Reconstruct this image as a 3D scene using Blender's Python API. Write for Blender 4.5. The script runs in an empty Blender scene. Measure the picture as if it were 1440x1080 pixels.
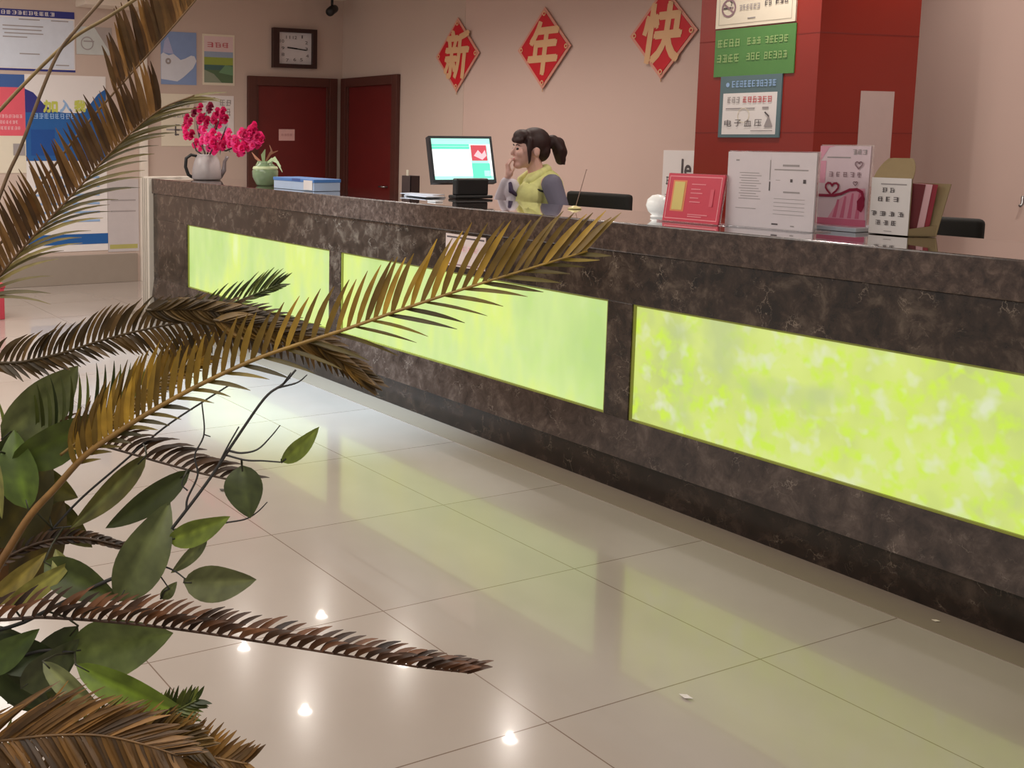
import bpy, bmesh, math, random
from mathutils import Vector as V3, Matrix
R = random.Random(7)
sc = bpy.context.scene
COL = sc.collection
PI = math.pi

# ------------------------------------------------------------------ camera
CAM = V3((2.169, -2.704, 1.505))
PITCH, YAW, ROLL, F, PY, PX = .129, -1.078, .007, 1608.7, 403.9, 422.7
cp, sp, cy, sy = math.cos(PITCH), math.sin(PITCH), math.cos(YAW), math.sin(YAW)
fw = V3((sy*cp, cy*cp, -sp)); rt = V3((cy, -sy, 0)); up = rt.cross(fw)
cr, sr = math.cos(ROLL), math.sin(ROLL)
rt, up = cr*rt+sr*up, -sr*rt+cr*up
cd = bpy.data.cameras.new('camera'); cam = bpy.data.objects.new('camera', cd); COL.objects.link(cam)
cd.sensor_fit = 'HORIZONTAL'; cd.sensor_width = 36; cd.lens = 36*F/1440
cd.shift_x = (720-PX)/1440; cd.shift_y = (PY-540)/1440; cd.clip_start = .05
cam.matrix_world = Matrix(((rt.x, up.x, -fw.x, CAM.x), (rt.y, up.y, -fw.y, CAM.y), (rt.z, up.z, -fw.z, CAM.z), (0, 0, 0, 1)))
sc.camera = cam

def ray(x, y): return rt*((x-PX)/F) - up*((y-PY)/F) + fw
def onp(x, y, P, N):
    d = ray(x, y); return CAM + d*((P-CAM).dot(N)/d.dot(N))
def onx(x, y, X): return onp(x, y, V3((X, 0, 0)), V3((1, 0, 0)))
def ony(x, y, Y): return onp(x, y, V3((0, Y, 0)), V3((0, 1, 0)))
def onz(x, y, Z): return onp(x, y, V3((0, 0, Z)), V3((0, 0, 1)))
def at(x, y, d): return CAM + ray(x, y)*d

XL, YB, HC, CEIL = -9.25, 3.95, 1.163, 3.05
YF = .788

# ------------------------------------------------------------------ materials
def lin(c): return tuple((v/255/12.92 if v/255 <= .04045 else ((v/255+.055)/1.055)**2.4) for v in c)
MATS = {}
def nodes(name):
    m = bpy.data.materials.new(name); m.use_nodes = True
    nt = m.node_tree; b = nt.nodes['Principled BSDF']
    return m, nt, b
def mat(name, c, rough=.5, metal=0, emit=0, var=.06, scale=12, spec=.5, trans=0, alpha=1, sub=0, coat=0):
    if name in MATS: return MATS[name]
    m, nt, b = nodes(name)
    L = lin(c)
    n = nt.nodes.new('ShaderNodeTexNoise'); n.inputs['Scale'].default_value = scale; n.inputs['Detail'].default_value = 3
    tc = nt.nodes.new('ShaderNodeTexCoord'); nt.links.new(tc.outputs['Object'], n.inputs['Vector'])
    mx = nt.nodes.new('ShaderNodeMix'); mx.data_type = 'RGBA'
    mx.inputs[6].default_value = (*[max(0, v*(1-var)) for v in L], 1); mx.inputs[7].default_value = (*[min(1, v*(1+var)) for v in L], 1)
    nt.links.new(n.outputs['Fac'], mx.inputs[0]); nt.links.new(mx.outputs[2], b.inputs['Base Color'])
    b.inputs['Roughness'].default_value = rough; b.inputs['Metallic'].default_value = metal
    b.inputs['Specular IOR Level'].default_value = spec
    b.inputs['Transmission Weight'].default_value = trans; b.inputs['Alpha'].default_value = alpha
    b.inputs['Coat Weight'].default_value = coat
    if sub: b.inputs['Subsurface Weight'].default_value = sub; b.inputs['Subsurface Radius'].default_value = (.02, .01, .005)
    if emit:
        nt.links.new(mx.outputs[2], b.inputs['Emission Color']); b.inputs['Emission Strength'].default_value = emit
    MATS[name] = m; return m
def ramp(nt, src, stops):
    r = nt.nodes.new('ShaderNodeValToRGB'); e = r.color_ramp.elements
    while len(e) < len(stops): e.new(.5)
    for k, (p, c) in enumerate(stops): e[k].position = p; e[k].color = (*lin(c), 1)
    nt.links.new(src, r.inputs['Fac']); return r.outputs['Color']

def floor_mat():
    m, nt, b = nodes('polished_floor_tile')
    g = nt.nodes.new('ShaderNodeNewGeometry')
    br = nt.nodes.new('ShaderNodeTexBrick'); br.offset = 0; br.squash = 1
    for k, v in (('Scale', 1), ('Brick Width', .8), ('Row Height', .8), ('Mortar Size', .0022), ('Mortar Smooth', .1), ('Bias', 0)): br.inputs[k].default_value = v
    br.inputs['Color1'].default_value = (*lin((182, 172, 164)), 1); br.inputs['Color2'].default_value = (*lin((186, 176, 168)), 1)
    br.inputs['Mortar'].default_value = (*lin((128, 110, 98)), 1)
    nt.links.new(g.outputs['Position'], br.inputs['Vector'])
    n = nt.nodes.new('ShaderNodeTexNoise'); n.inputs['Scale'].default_value = 1.1; n.inputs['Detail'].default_value = 5
    nt.links.new(g.outputs['Position'], n.inputs['Vector'])
    mx = nt.nodes.new('ShaderNodeMix'); mx.data_type = 'RGBA'; mx.blend_type = 'MULTIPLY'; mx.inputs[0].default_value = 1
    c = ramp(nt, n.outputs['Fac'], [(.3, (238, 236, 234)), (.7, (255, 255, 255))])
    nt.links.new(br.outputs['Color'], mx.inputs[6]); nt.links.new(c, mx.inputs[7])
    nt.links.new(mx.outputs[2], b.inputs['Base Color'])
    b.inputs['Roughness'].default_value = .17; b.inputs['Specular IOR Level'].default_value = .5; b.inputs['Coat Weight'].default_value = .45; b.inputs['Coat Roughness'].default_value = .025; b.inputs['Coat IOR'].default_value = 1.4
    return m
def marble_mat(name, dark, mid, light, vein, scale=5, rough=.16, coat=0):
    m, nt, b = nodes(name)
    g = nt.nodes.new('ShaderNodeNewGeometry')
    def noise(sc_, det, ro, dis=0.):
        n = nt.nodes.new('ShaderNodeTexNoise'); n.inputs['Scale'].default_value = sc_; n.inputs['Detail'].default_value = det; n.inputs['Roughness'].default_value = ro; n.inputs['Distortion'].default_value = dis
        nt.links.new(g.outputs['Position'], n.inputs['Vector']); return n
    c1 = ramp(nt, noise(scale*1.8, 7, .68, .4).outputs['Fac'], [(.34, dark), (.52, mid), (.7, light)])
    w = nt.nodes.new('ShaderNodeMix'); w.data_type = 'RGBA'; w.inputs[0].default_value = .16
    nt.links.new(g.outputs['Position'], w.inputs[6]); nt.links.new(noise(scale*2, 5, .6).outputs['Color'], w.inputs[7])
    vo = nt.nodes.new('ShaderNodeTexVoronoi'); vo.feature = 'DISTANCE_TO_EDGE'; vo.inputs['Scale'].default_value = scale*2.4
    nt.links.new(w.outputs[2], vo.inputs['Vector'])
    def rng(src, a, c, lo, hi):
        mr = nt.nodes.new('ShaderNodeMapRange'); nt.links.new(src, mr.inputs[0])
        for k, v in enumerate((a, c, lo, hi)): mr.inputs[k+1].default_value = v
        return mr.outputs[0]
    mu = nt.nodes.new('ShaderNodeMath'); mu.operation = 'MULTIPLY'
    nt.links.new(rng(vo.outputs['Distance'], 0, .03, .75, 0), mu.inputs[0]); nt.links.new(rng(noise(scale*1.7, 3, .5).outputs['Fac'], .52, .68, 0, 1), mu.inputs[1])
    mx = nt.nodes.new('ShaderNodeMix'); mx.data_type = 'RGBA'; mx.inputs[7].default_value = (*lin(vein), 1)
    nt.links.new(mu.outputs[0], mx.inputs[0]); nt.links.new(c1, mx.inputs[6])
    nt.links.new(mx.outputs[2], b.inputs['Base Color'])
    b.inputs['Roughness'].default_value = rough
    b.inputs['Coat Weight'].default_value = coat; b.inputs['Coat Roughness'].default_value = .03; b.inputs['Coat IOR'].default_value = 1.7
    return m
def onyx_mat(name='backlit_onyx'):
    m, nt, b = nodes(name)
    g = nt.nodes.new('ShaderNodeNewGeometry')
    sx = nt.nodes.new('ShaderNodeSeparateXYZ'); nt.links.new(g.outputs['Position'], sx.inputs[0])
    def noise(sc_, det, ro, off, zs=1.):
        mp = nt.nodes.new('ShaderNodeMapping'); mp.inputs['Scale'].default_value = (1, 1, zs); mp.inputs['Location'].default_value = (off, 0, 0); nt.links.new(g.outputs['Position'], mp.inputs['Vector'])
        n = nt.nodes.new('ShaderNodeTexNoise'); n.inputs['Scale'].default_value = sc_; n.inputs['Detail'].default_value = det; n.inputs['Roughness'].default_value = ro
        nt.links.new(mp.outputs[0], n.inputs['Vector']); return n.outputs['Fac']
    def mix(f, a, c2, blend='MIX'):
        mx = nt.nodes.new('ShaderNodeMix'); mx.data_type = 'RGBA'; mx.blend_type = blend
        for k, v in ((6, a), (7, c2)):
            if isinstance(v, tuple): mx.inputs[k].default_value = (*lin(v), 1)
            else: nt.links.new(v, mx.inputs[k])
        if isinstance(f, float): mx.inputs[0].default_value = f
        else: nt.links.new(f, mx.inputs[0])
        return mx.outputs[2]
    def rng(src, a, c2, lo=0., hi=1.):
        mr = nt.nodes.new('ShaderNodeMapRange'); nt.links.new(src, mr.inputs[0])
        for k, v in enumerate((a, c2, lo, hi)): mr.inputs[k+1].default_value = v
        return mr.outputs[0]
    base = ramp(nt, noise(3.2, 3, .5, 0), [(.3, (186, 198, 116)), (.5, (208, 222, 116)), (.7, (218, 230, 138))])
    c = mix(rng(noise(15, 2, .55, 5), .48, .66), base, (202, 232, 66))        # bright yellow-green specks
    c = mix(rng(noise(11, 2, .5, 11), .54, .72, 0., .9), c, (222, 226, 196))   # milky patches
    c = mix(rng(noise(4.5, 2, .5, 23), .56, .72, 0., .8), c, (184, 196, 136)) # greyer clouds
    pale = ramp(nt, noise(3.0, 3, .5, 31, .45), [(.3, (184, 216, 132)), (.5, (206, 230, 150)), (.62, (222, 240, 130)), (.78, (238, 250, 206))])
    c = mix(rng(sx.outputs['X'], -1.56, -1.37, .88, .12), c, pale)
    nt.links.new(c, b.inputs['Emission Color']); b.inputs['Emission Strength'].default_value = 1.0
    b.inputs['Base Color'].default_value = (.02, .02, .01, 1); b.inputs['Roughness'].default_value = .35
    return m
def leaf_mat(name, trans=.3, rough=.45):
    m, nt, b = nodes(name)
    a = nt.nodes.new('ShaderNodeAttribute'); a.attribute_name = 'tint'
    g = nt.nodes.new('ShaderNodeNewGeometry')
    n = nt.nodes.new('ShaderNodeTexNoise'); n.inputs['Scale'].default_value = 45; nt.links.new(g.outputs['Position'], n.inputs['Vector'])
    c = ramp(nt, n.outputs['Fac'], [(.3, (205, 205, 205)), (.7, (255, 255, 255))])
    mx = nt.nodes.new('ShaderNodeMix'); mx.data_type = 'RGBA'; mx.blend_type = 'MULTIPLY'; mx.inputs[0].default_value = 1
    nt.links.new(a.outputs['Color'], mx.inputs[6]); nt.links.new(c, mx.inputs[7])
    nt.links.new(mx.outputs[2], b.inputs['Base Color']); b.inputs['Roughness'].default_value = rough
    t = nt.nodes.new('ShaderNodeBsdfTranslucent'); nt.links.new(mx.outputs[2], t.inputs['Color'])
    s = nt.nodes.new('ShaderNodeMixShader'); s.inputs[0].default_value = trans
    nt.links.new(b.outputs[0], s.inputs[1]); nt.links.new(t.outputs[0], s.inputs[2])
    nt.links.new(s.outputs[0], nt.nodes['Material Output'].inputs['Surface'])
    return m

M_FLOOR = floor_mat()
M_MARB = marble_mat('dark_marble', (28, 20, 15), (56, 43, 35), (98, 84, 72), (156, 140, 124), 6)
M_MARB_TOP = marble_mat('brown_marble_slab', (44, 32, 27), (72, 56, 48), (104, 86, 76), (128, 112, 100), 14, .22)
M_MARB_DK = marble_mat('dark_marble_plinth', (24, 17, 13), (42, 31, 26), (66, 53, 45), (120, 106, 92), 6)
M_RAIL = marble_mat('lit_marble_rail', (46, 36, 31), (70, 57, 50), (98, 84, 76), (146, 132, 120), 6)  # marble lightened, light caught by the rail put into the colour
M_ONYX = onyx_mat()
M_WALL = mat('painted_wall', (200, 180, 168), .75, var=.03, scale=1.5)
M_WALLP = mat('painted_wall_pink', (206, 180, 169), .75, var=.03, scale=1.5)
M_CEIL = mat('ceiling_paint', (228, 215, 200), .8, var=.02)
M_WHITE = mat('white_paper', (232, 226, 224), .55, var=.015)
M_CREAM = mat('cream_paper', (226, 216, 196), .55, var=.02)
M_INK = mat('dark_ink', (84, 76, 78), .6)
M_GREYINK = mat('grey_ink', (160, 152, 152), .6)
M_NAVY = mat('navy_ink', (46, 50, 128), .5)
M_BLUE = mat('blue_ink', (30, 92, 160), .5)
M_LBLUE = mat('pale_blue_ink', (150, 182, 222), .5)
M_RED = mat('festive_red', (200, 12, 34), .45, var=.08)
M_GOLD = mat('gold_lettering', (220, 176, 132), .4, var=.05)
M_PINKRED = mat('pink_red_board', (226, 92, 108), .5)
M_PALEPINK = mat('pale_pink_ink', (240, 190, 196), .5)
M_WOOD = mat('dark_red_door', (104, 28, 26), .42, var=.12, scale=6)
M_WOODF = mat('door_frame_wood', (84, 44, 36), .45, var=.1, scale=8)
M_REDP = mat('red_pillar_panel', (140, 37, 25), .32, var=.08, scale=2.5)
M_BLACK = mat('black_plastic', (22, 21, 22), .45)
M_FABRIC = mat('black_mesh_fabric', (26, 25, 22), .8, var=.15, scale=60)
M_STEEL = mat('brushed_steel', (160, 160, 162), .3, metal=.9)
M_ACRYL = mat('clear_acrylic', (235, 240, 245), .06, trans=.9, alpha=.55)
M_STONE = mat('pale_stone', (206, 198, 186), .35, var=.05, scale=9)

# ------------------------------------------------------------------ mesh builder
class MB:
    def __init__(s): s.v = []; s.f = []; s.m = []; s.mats = []; s.sm = []; s.col = None
    def mi(s, m):
        if m not in s.mats: s.mats.append(m)
        return s.mats.index(m)
    def add(s, vs, fs, m, smooth=False):
        o = len(s.v); s.v += [V3(v) for v in vs]; k = s.mi(m)
        for f in fs: s.f.append([i+o for i in f]); s.m.append(k); s.sm.append(smooth)
        return s
    def addbm(s, bm, m, smooth=False, T=None):
        bm.verts.index_update()
        s.add([(T @ v.co if T else v.co.copy()) for v in bm.verts], [[v.index for v in f.verts] for f in bm.faces], m, smooth); bm.free(); return s
    def box(s, lo, hi, m, bev=0, T=None, seg=2):
        bm = bmesh.new(); bmesh.ops.create_cube(bm, size=1)
        lo, hi = V3(lo), V3(hi)
        for v in bm.verts: v.co = V3(((v.co[i]+.5)*(hi[i]-lo[i])+lo[i]) for i in range(3))
        if bev: bmesh.ops.bevel(bm, geom=bm.edges[:], offset=bev, segments=seg, affect='EDGES', profile=.5)
        return s.addbm(bm, m, bool(bev) and seg > 2, T)
    def prism(s, poly, d, m):   # poly: list of 3D points, d: extrusion vector
        n = len(poly); p = [V3(q) for q in poly]; q = [a+V3(d) for a in p]
        return s.add(p+q, [list(range(n))[::-1], list(range(n, 2*n))]+[[i, (i+1) % n, (i+1) % n+n, i+n] for i in range(n)], m)
    def tube(s, pts, rad, m, seg=8, cap=True):
        pts = [V3(p) for p in pts]; n = len(pts)
        rad = rad if isinstance(rad, (list, tuple)) else [rad]*n
        vs = []; fs = []; prev = None
        for i, p in enumerate(pts):
            t = (pts[min(i+1, n-1)]-pts[max(i-1, 0)]).normalized()
            a = prev if prev else (V3((0, 0, 1)) if abs(t.z) < .9 else V3((1, 0, 0)))
            u = (a-t*a.dot(t)).normalized(); w = t.cross(u); prev = u
            for k in range(seg): vs.append(p+(u*math.cos(2*PI*k/seg)+w*math.sin(2*PI*k/seg))*rad[i])
        for i in range(n-1):
            for k in range(seg): fs.append([i*seg+k, i*seg+(k+1) % seg, (i+1)*seg+(k+1) % seg, (i+1)*seg+k])
        if cap: fs += [list(range(seg))[::-1], [(n-1)*seg+k for k in range(seg)]]
        return s.add(vs, fs, m, True)
    def lathe(s, c, prof, m, seg=24, axis=None):
        c = V3(c); Rm = V3((0, 0, 1)).rotation_difference(V3(axis)).to_matrix() if axis else None
        vs = []; fs = []; n = len(prof)
        for r, z in prof:
            for k in range(seg):
                p = V3((r*math.cos(2*PI*k/seg), r*math.sin(2*PI*k/seg), z)); vs.append(c+(Rm @ p if Rm else p))
        for i in range(n-1):
            for k in range(seg): fs.append([i*seg+k, i*seg+(k+1) % seg, (i+1)*seg+(k+1) % seg, (i+1)*seg+k])
        return s.add(vs, fs, m, True)
    def ball(s, c, r, m, u=14, v=8, T=None):
        bm = bmesh.new(); bmesh.ops.create_uvsphere(bm, u_segments=u, v_segments=v, radius=1)
        r = V3((r, r, r)) if not hasattr(r, '__len__') else V3(r)
        for q in bm.verts: q.co = V3((q.co.x*r.x, q.co.y*r.y, q.co.z*r.z)); q.co = (T @ q.co if T else q.co)+V3(c)
        return s.addbm(bm, m, True)
    def build(s, name, parent=None, loc=None, label=None, cat=None, group=None, kind=None, tint=None):
        me = bpy.data.meshes.new(name)
        loc = V3(loc) if loc is not None else V3((0, 0, 0))
        base = V3(parent['_o']) if parent is not None else V3((0, 0, 0))
        off = base if parent is not None else loc
        me.from_pydata([v-off for v in s.v], [], s.f)
        for m in s.mats: me.materials.append(m)
        me.polygons.foreach_set('material_index', s.m); me.polygons.foreach_set('use_smooth', s.sm)
        if tint:
            a = me.color_attributes.new('tint', 'FLOAT_COLOR', 'POINT')
            for i, c in enumerate(tint): a.data[i].color = (*c, 1)
        me.update()
        o = bpy.data.objects.new(name, me); COL.objects.link(o)
        if parent is not None: o.parent = parent; o['_o'] = tuple(base)
        else: o.location = loc; o['_o'] = tuple(loc)
        return tag(o, label, cat, group, kind)
def tag(o, label=None, cat=None, group=None, kind=None):
    if label: o['label'] = label
    if cat: o['category'] = cat
    if group: o['group'] = group
    if kind: o['kind'] = kind
    return o
def empty(name, loc, label, cat, group=None):
    o = bpy.data.objects.new(name, None); COL.objects.link(o); o.location = loc; o['_o'] = tuple(loc); o.empty_display_size = .1
    return tag(o, label, cat, group)

TXT = {}
def text_poly(st, off=0., shear=0):
    k = (st, off, shear)
    if k in TXT: return TXT[k]
    cu = bpy.data.curves.new('t', 'FONT'); cu.body = st; cu.size = 1; cu.offset = off; cu.shear = shear; cu.resolution_u = 3
    o = bpy.data.objects.new('t', cu); COL.objects.link(o)
    dg = bpy.context.evaluated_depsgraph_get(); me = bpy.data.meshes.new_from_object(o.evaluated_get(dg))
    vs = [v.co.copy() for v in me.vertices]; fs = [list(p.vertices) for p in me.polygons]
    bpy.data.objects.remove(o); bpy.data.meshes.remove(me); bpy.data.curves.remove(cu)
    if vs:
        x0 = min(v.x for v in vs); x1 = max(v.x for v in vs); y0 = min(v.y for v in vs); y1 = max(v.y for v in vs)
        vs = [((v.x-x0)/max(1e-6, x1-x0), (v.y-y0)/max(1e-6, y1-y0)) for v in vs]
    TXT[k] = (vs, fs); return TXT[k]

class Board:
    """a flat thing in the frame (O = lower left corner, U right, W up), local coordinates 0..1"""
    def __init__(s, O, U, W, w, h, th=.006):
        s.O, s.U, s.W, s.w, s.h, s.th = V3(O), V3(U).normalized(), V3(W).normalized(), w, h, th
        s.N = s.U.cross(s.W).normalized(); s.b = MB(); s.z = th+.0008; s.k = 0
    def p(s, u, v, z=0): return s.O+s.U*(u*s.w)+s.W*(v*s.h)+s.N*z
    def slab(s, m, u0=0, v0=0, u1=1, v1=1, z0=0, z1=None):
        z1 = s.th if z1 is None else z1
        s.b.prism([s.p(u0, v0, z0), s.p(u1, v0, z0), s.p(u1, v1, z0), s.p(u0, v1, z0)], s.N*(z1-z0), m); return s
    def rect(s, u0, v0, u1, v1, m, dz=0):
        s.k += 1; z = s.z+dz*3+s.k*2e-5; s.b.add([s.p(u0, v0, z), s.p(u1, v0, z), s.p(u1, v1, z), s.p(u0, v1, z)], [[0, 1, 2, 3]], m); return s
    def poly(s, pts, m, dz=0):
        s.k += 1; s.b.add([s.p(u, v, s.z+dz*3+s.k*2e-5) for u, v in pts], [list(range(len(pts)))], m); return s
    def text(s, st, u0, v0, u1, v1, m, dz=.0006, off=0., shear=0):
        vs, fs = text_poly(st, 0, shear)
        n = 4 if off else 1
        for k in range(n):
            a = off*.9*math.cos(PI*k/2+.4)*(n > 1); c = off*.9*math.sin(PI*k/2+.4)*(n > 1); s.k += 1
            s.b.add([s.p(u0+a+x*(u1-u0), v0+c+y*(v1-v0), s.z+dz*3+s.k*2e-5) for x, y in vs], fs, m)
        return s
    def glyphs(s, n, u0, v0, u1, v1, m, dz=.0006, gap=.22):
        """n small block characters too blurred in the photo to read"""
        w = (u1-u0)/n
        for i in range(n):
            a = u0+i*w; b = a+w*(1-gap); t = .13*(b-a); h = v1-v0
            for k in range(3):
                y = v0+h*(.06+.4*k+R.uniform(-.03, .03)); x0 = a+(b-a)*R.choice((0, 0, .2)); s.rect(x0, y, b-(b-a)*R.choice((0, 0, .15)), y+h*.12, m, dz)
            x = a+(b-a)*R.choice((.15, .45, .7)); s.rect(x, v0, x+t*1.3, v1, m, dz)
            x = a+(b-a)*R.choice((.05, .8)); s.rect(x, v0+h*.3*R.random(), x+t*1.3, v1-h*.3*R.random(), m, dz)
        return s
    def ring(s, c, r, t, m, dz=.0006, n=20, asp=None):
        asp = asp or s.w/s.h
        for k in range(n):
            a, b = 2*PI*k/n, 2*PI*(k+1)/n
            s.poly([(c[0]+q*math.cos(g), c[1]+q*math.sin(g)*asp) for q, g in ((r, a), (r, b), (r-t, b), (r-t, a))][::-1], m, dz)
        return s
    def stroke(s, pts, w, m, dz=.0006):
        """poly-line of width w (in u units)"""
        asp = s.w/s.h
        for i, (a, b) in enumerate(zip(pts, pts[1:])):
            dx, dy = b[0]-a[0], (b[1]-a[1])/asp; l = math.hypot(dx, dy) or 1; nx, ny = -dy/l*w/2, dx/l*w/2*asp
            ex, ey = dx/l*w*.3, dy/l*w*.3*asp
            s.poly([(a[0]-nx-ex, a[1]-ny-ey), (b[0]-nx+ex, b[1]-ny+ey), (b[0]+nx+ex, b[1]+ny+ey), (a[0]+nx-ex, a[1]+ny-ey)], m, dz+i*2e-5)
        return s
    def frame(s, m, t, z=.012, name='frame', parent=None):
        b = MB(); tu, tv = t/s.w, t/s.h
        for u0, v0, u1, v1 in ((-tu, -tv, 1+tu, 0), (-tu, 1, 1+tu, 1+tv), (-tu, 0, 0, 1), (1, 0, 1+tu, 1)):
            b.prism([s.p(u0, v0), s.p(u1, v0), s.p(u1, v1), s.p(u0, v1)], s.N*z, m)
        return b.build(name, parent)
    def build(s, name, **k): return s.b.build(name, loc=s.p(.5, 0), **k)
def board_px(tl, tr, br, bl, P, N, U=None, th=.006, gap=-.00015):
    """board lying on the plane (P, N) from four photo corners"""
    N = V3(N).normalized(); q = [onp(*c, V3(P)+N*gap, N) for c in (tl, tr, br, bl)]
    W = V3((0, 0, 1)); W = (W-N*W.dot(N)).normalized(); U = W.cross(N).normalized()
    c = sum(q, V3())/4
    w = ((q[1]-q[0]).dot(U)+(q[2]-q[3]).dot(U))/2; h = ((q[0]-q[3]).dot(W)+(q[1]-q[2]).dot(W))/2
    return Board(c-U*(w/2)-W*(h/2), U, W, w, h, th)
NX, NYm = V3((1, 0, 0)), V3((0, -1, 0))
def on_left(tl, tr, br, bl, **k): return board_px(tl, tr, br, bl, (XL, 0, 0), NX, **k)
def on_back(tl, tr, br, bl, y=YB, **k): return board_px(tl, tr, br, bl, (0, y, 0), NYm, **k)

# ================================================================== SETTING
b = MB(); b.box((XL-.2, -7, -.1), (6.5, YB+.2, 0), M_FLOOR); b.build('floor', kind='structure')
b = MB(); b.box((XL-.2, -7, -.0), (XL, YB+.2, CEIL), M_WALL); b.build('wall_left', kind='structure')
b = MB(); b.box((XL, YB, 0), (6.5, YB+.2, CEIL), M_WALLP)
b.build('wall_back', kind='structure')
b = MB(); b.box((XL, YB-.003, 0), (-6.93, YB, CEIL), M_WALL, 0); b.build('trim_3', kind='structure')
b = MB(); b.box((XL-.2, -7, CEIL), (6.5, YB+.2, CEIL+.15), M_CEIL); b.build('ceiling', kind='structure')
b = MB(); b.box((XL, -6.9, 0), (XL+.03, 1.46, .30), mat('grey_stone_skirting', (150, 138, 126), .4, var=.05), .004); b.build('baseboard_left', kind='structure')
b = MB(); b.box((-7.25, .632, -.01), (3.6, .80, .0025), mat('matt_border_tile', (138, 126, 112), .55, spec=.2, var=.04)); b.build('trim_1', kind='structure')
p0 = onx(193, 0, XL); p1 = onx(203, 0, XL)
b = MB(); b.box((XL, p0.y, 0), (XL+.05, p0.y+.085, CEIL), mat('white_trim_paint', (232, 222, 210), .5), .004); b.build('trim_2', kind='structure')
# boxed beam under the ceiling, upper left
b = MB(); q0 = onx(106, 10, XL); b.box((XL, q0.y, 2.80), (XL+.32, p0.y, CEIL), M_CEIL, .004); b.build('beam', kind='structure')

# red clad pillar
PYF = 2.8
pl = ony(975, 240, PYF); pc = ony(1153, 50, PYF)
dirR = V3((.17, .98, 0)).normalized()
NR = dirR.cross(V3((0, 0, 1))).normalized()
back = onp(1283, 180, pc, NR); back.z = 0
A, B_ = V3((pl.x, PYF, 0)), V3((pc.x, PYF, 0))
b = MB(); b.prism([A, B_, back, V3((pl.x, back.y, 0))], (0, 0, CEIL), M_REDP); 
M_GROOVE = mat('dark_joint', (122, 30, 22), .6)
for z in (.9, ony(1153, 187, PYF).z, ony(1153, 46, PYF).z, 2.75):
    b.prism([A+V3((0, -.001, z)), B_+V3((0, -.001, z)), B_+V3((0, -.001, z+.006)), A+V3((0, -.001, z+.006))], (0, .0005, 0), M_GROOVE)
    b.prism([B_+NR*.001+V3((0, 0, z)), back+NR*.001+V3((0, 0, z)), back+NR*.001+V3((0, 0, z+.006)), B_+NR*.001+V3((0, 0, z+.006))], -NR*.0005, M_GROOVE)
b.build('pillar', kind='structure')

# doors
def door(name, O, U, w, h, N, jamb):
    U, N = V3(U), V3(N); O = V3(O)
    def bx(u0, u1, z0, z1, d0, d1, m, bev=.004):
        T = Matrix(((U.x, N.x, 0, O.x), (U.y, N.y, 0, O.y), (0, 0, 1, 0), (0, 0, 0, 1)))
        return MB().box((u0, d0, z0), (u1, d1, z1), m, bev, T)
    fr = bx(0, jamb, 0, h, 0, .05, M_WOODF)
    T = Matrix(((U.x, N.x, 0, O.x), (U.y, N.y, 0, O.y), (0, 0, 1, 0), (0, 0, 0, 1)))
    fr.box((w-jamb, 0, 0), (w, .05, h), M_WOODF, .004, T); fr.box((jamb, 0, h-jamb), (w-jamb, .05, h), M_WOODF, .004, T)
    fr.box((jamb, 0, 0), (jamb+.03, .03, h-jamb), M_WOODF, .003, T); fr.box((w-jamb-.03, 0, 0), (w-jamb, .03, h-jamb), M_WOODF, .003, T)
    root = fr.build(name, loc=O, kind='structure')
    lf = bx(jamb+.03, w-jamb-.03, .008, h-jamb, .001, .012, M_WOOD, .002).build('door_leaf', root)
    hd = MB(); c = O+U*(w-jamb-.1)+V3((0, 0, 1.0)); hd.tube([c+N*.012, c+N*.06, c+N*.06-U*.1], .01, M_STEEL); hd.build('door_handle', lf)
    return root
d1a = onx(347, 106, XL); d1b = onx(472, 111.5, XL)
dh = (d1a.z+d1b.z)/2
door('door_1', (XL, d1a.y, 0), (0, 1, 0), d1b.y-d1a.y, dh, (1, 0, 0), .10)
yb2 = YB-.003
d2a = ony(484.3, 111, yb2); d2b = ony(563.5, 104.2, yb2)
door('door_2', (d2a.x, yb2, 0), (1, 0, 0), d2b.x-d2a.x, (d2a.z+d2b.z)/2, (0, -1, 0), .10)

# ================================================================== RECEPTION COUNTER
X0, X1 = -7.02, 3.5
YR = 1.44
root = empty('reception_counter', ((X0+X1)/2, YF, 0), 'long dark brown marble reception counter with glowing yellow-green panels', 'counter')
M_POL = marble_mat('polished_brown_slab', (44, 32, 27), (72, 56, 48), (104, 86, 76), (128, 112, 100), 14, .05, 1)
ct = MB().box((X0-.02, YF, 1.035), (X1, YR, HC), M_MARB_TOP, .006)
kp_ = ct.mi(M_POL)
for i_, f_ in enumerate(ct.f):
    if all(ct.v[q_].z > HC-.0005 for q_ in f_): ct.m[i_] = kp_
ct.build('countertop', root)
yb_ = YF+.012
b = MB(); b.box((X0, yb_, .821), (X1, yb_+.05, 1.035), M_MARB, .002); b.build('frieze', root)
panels = [(-6.28, -3.985), (-3.845, -1.535), (-1.388, .925), (1.065, 3.36)]
edges = [X0]+[e for p in panels for e in p]+[X1]
for i in range(0, len(edges), 2):
    MB().box((edges[i], yb_, .318), (edges[i+1], yb_+.05, .821), M_MARB, .003).build('stile', root)
b = MB(); b.prism([(X0, yb_+.05, .318), (X0, yb_+.004, .318), (X0, yb_-.02, .150), (X0, yb_+.05, .150)], (X1-X0, 0, 0), M_RAIL); b.build('base_rail', root)  # front face tilted so the rail catches more light
MB().box((X0, yb_, 0), (X1, yb_+.05, .150), M_MARB_DK).build('plinth', root)
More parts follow.
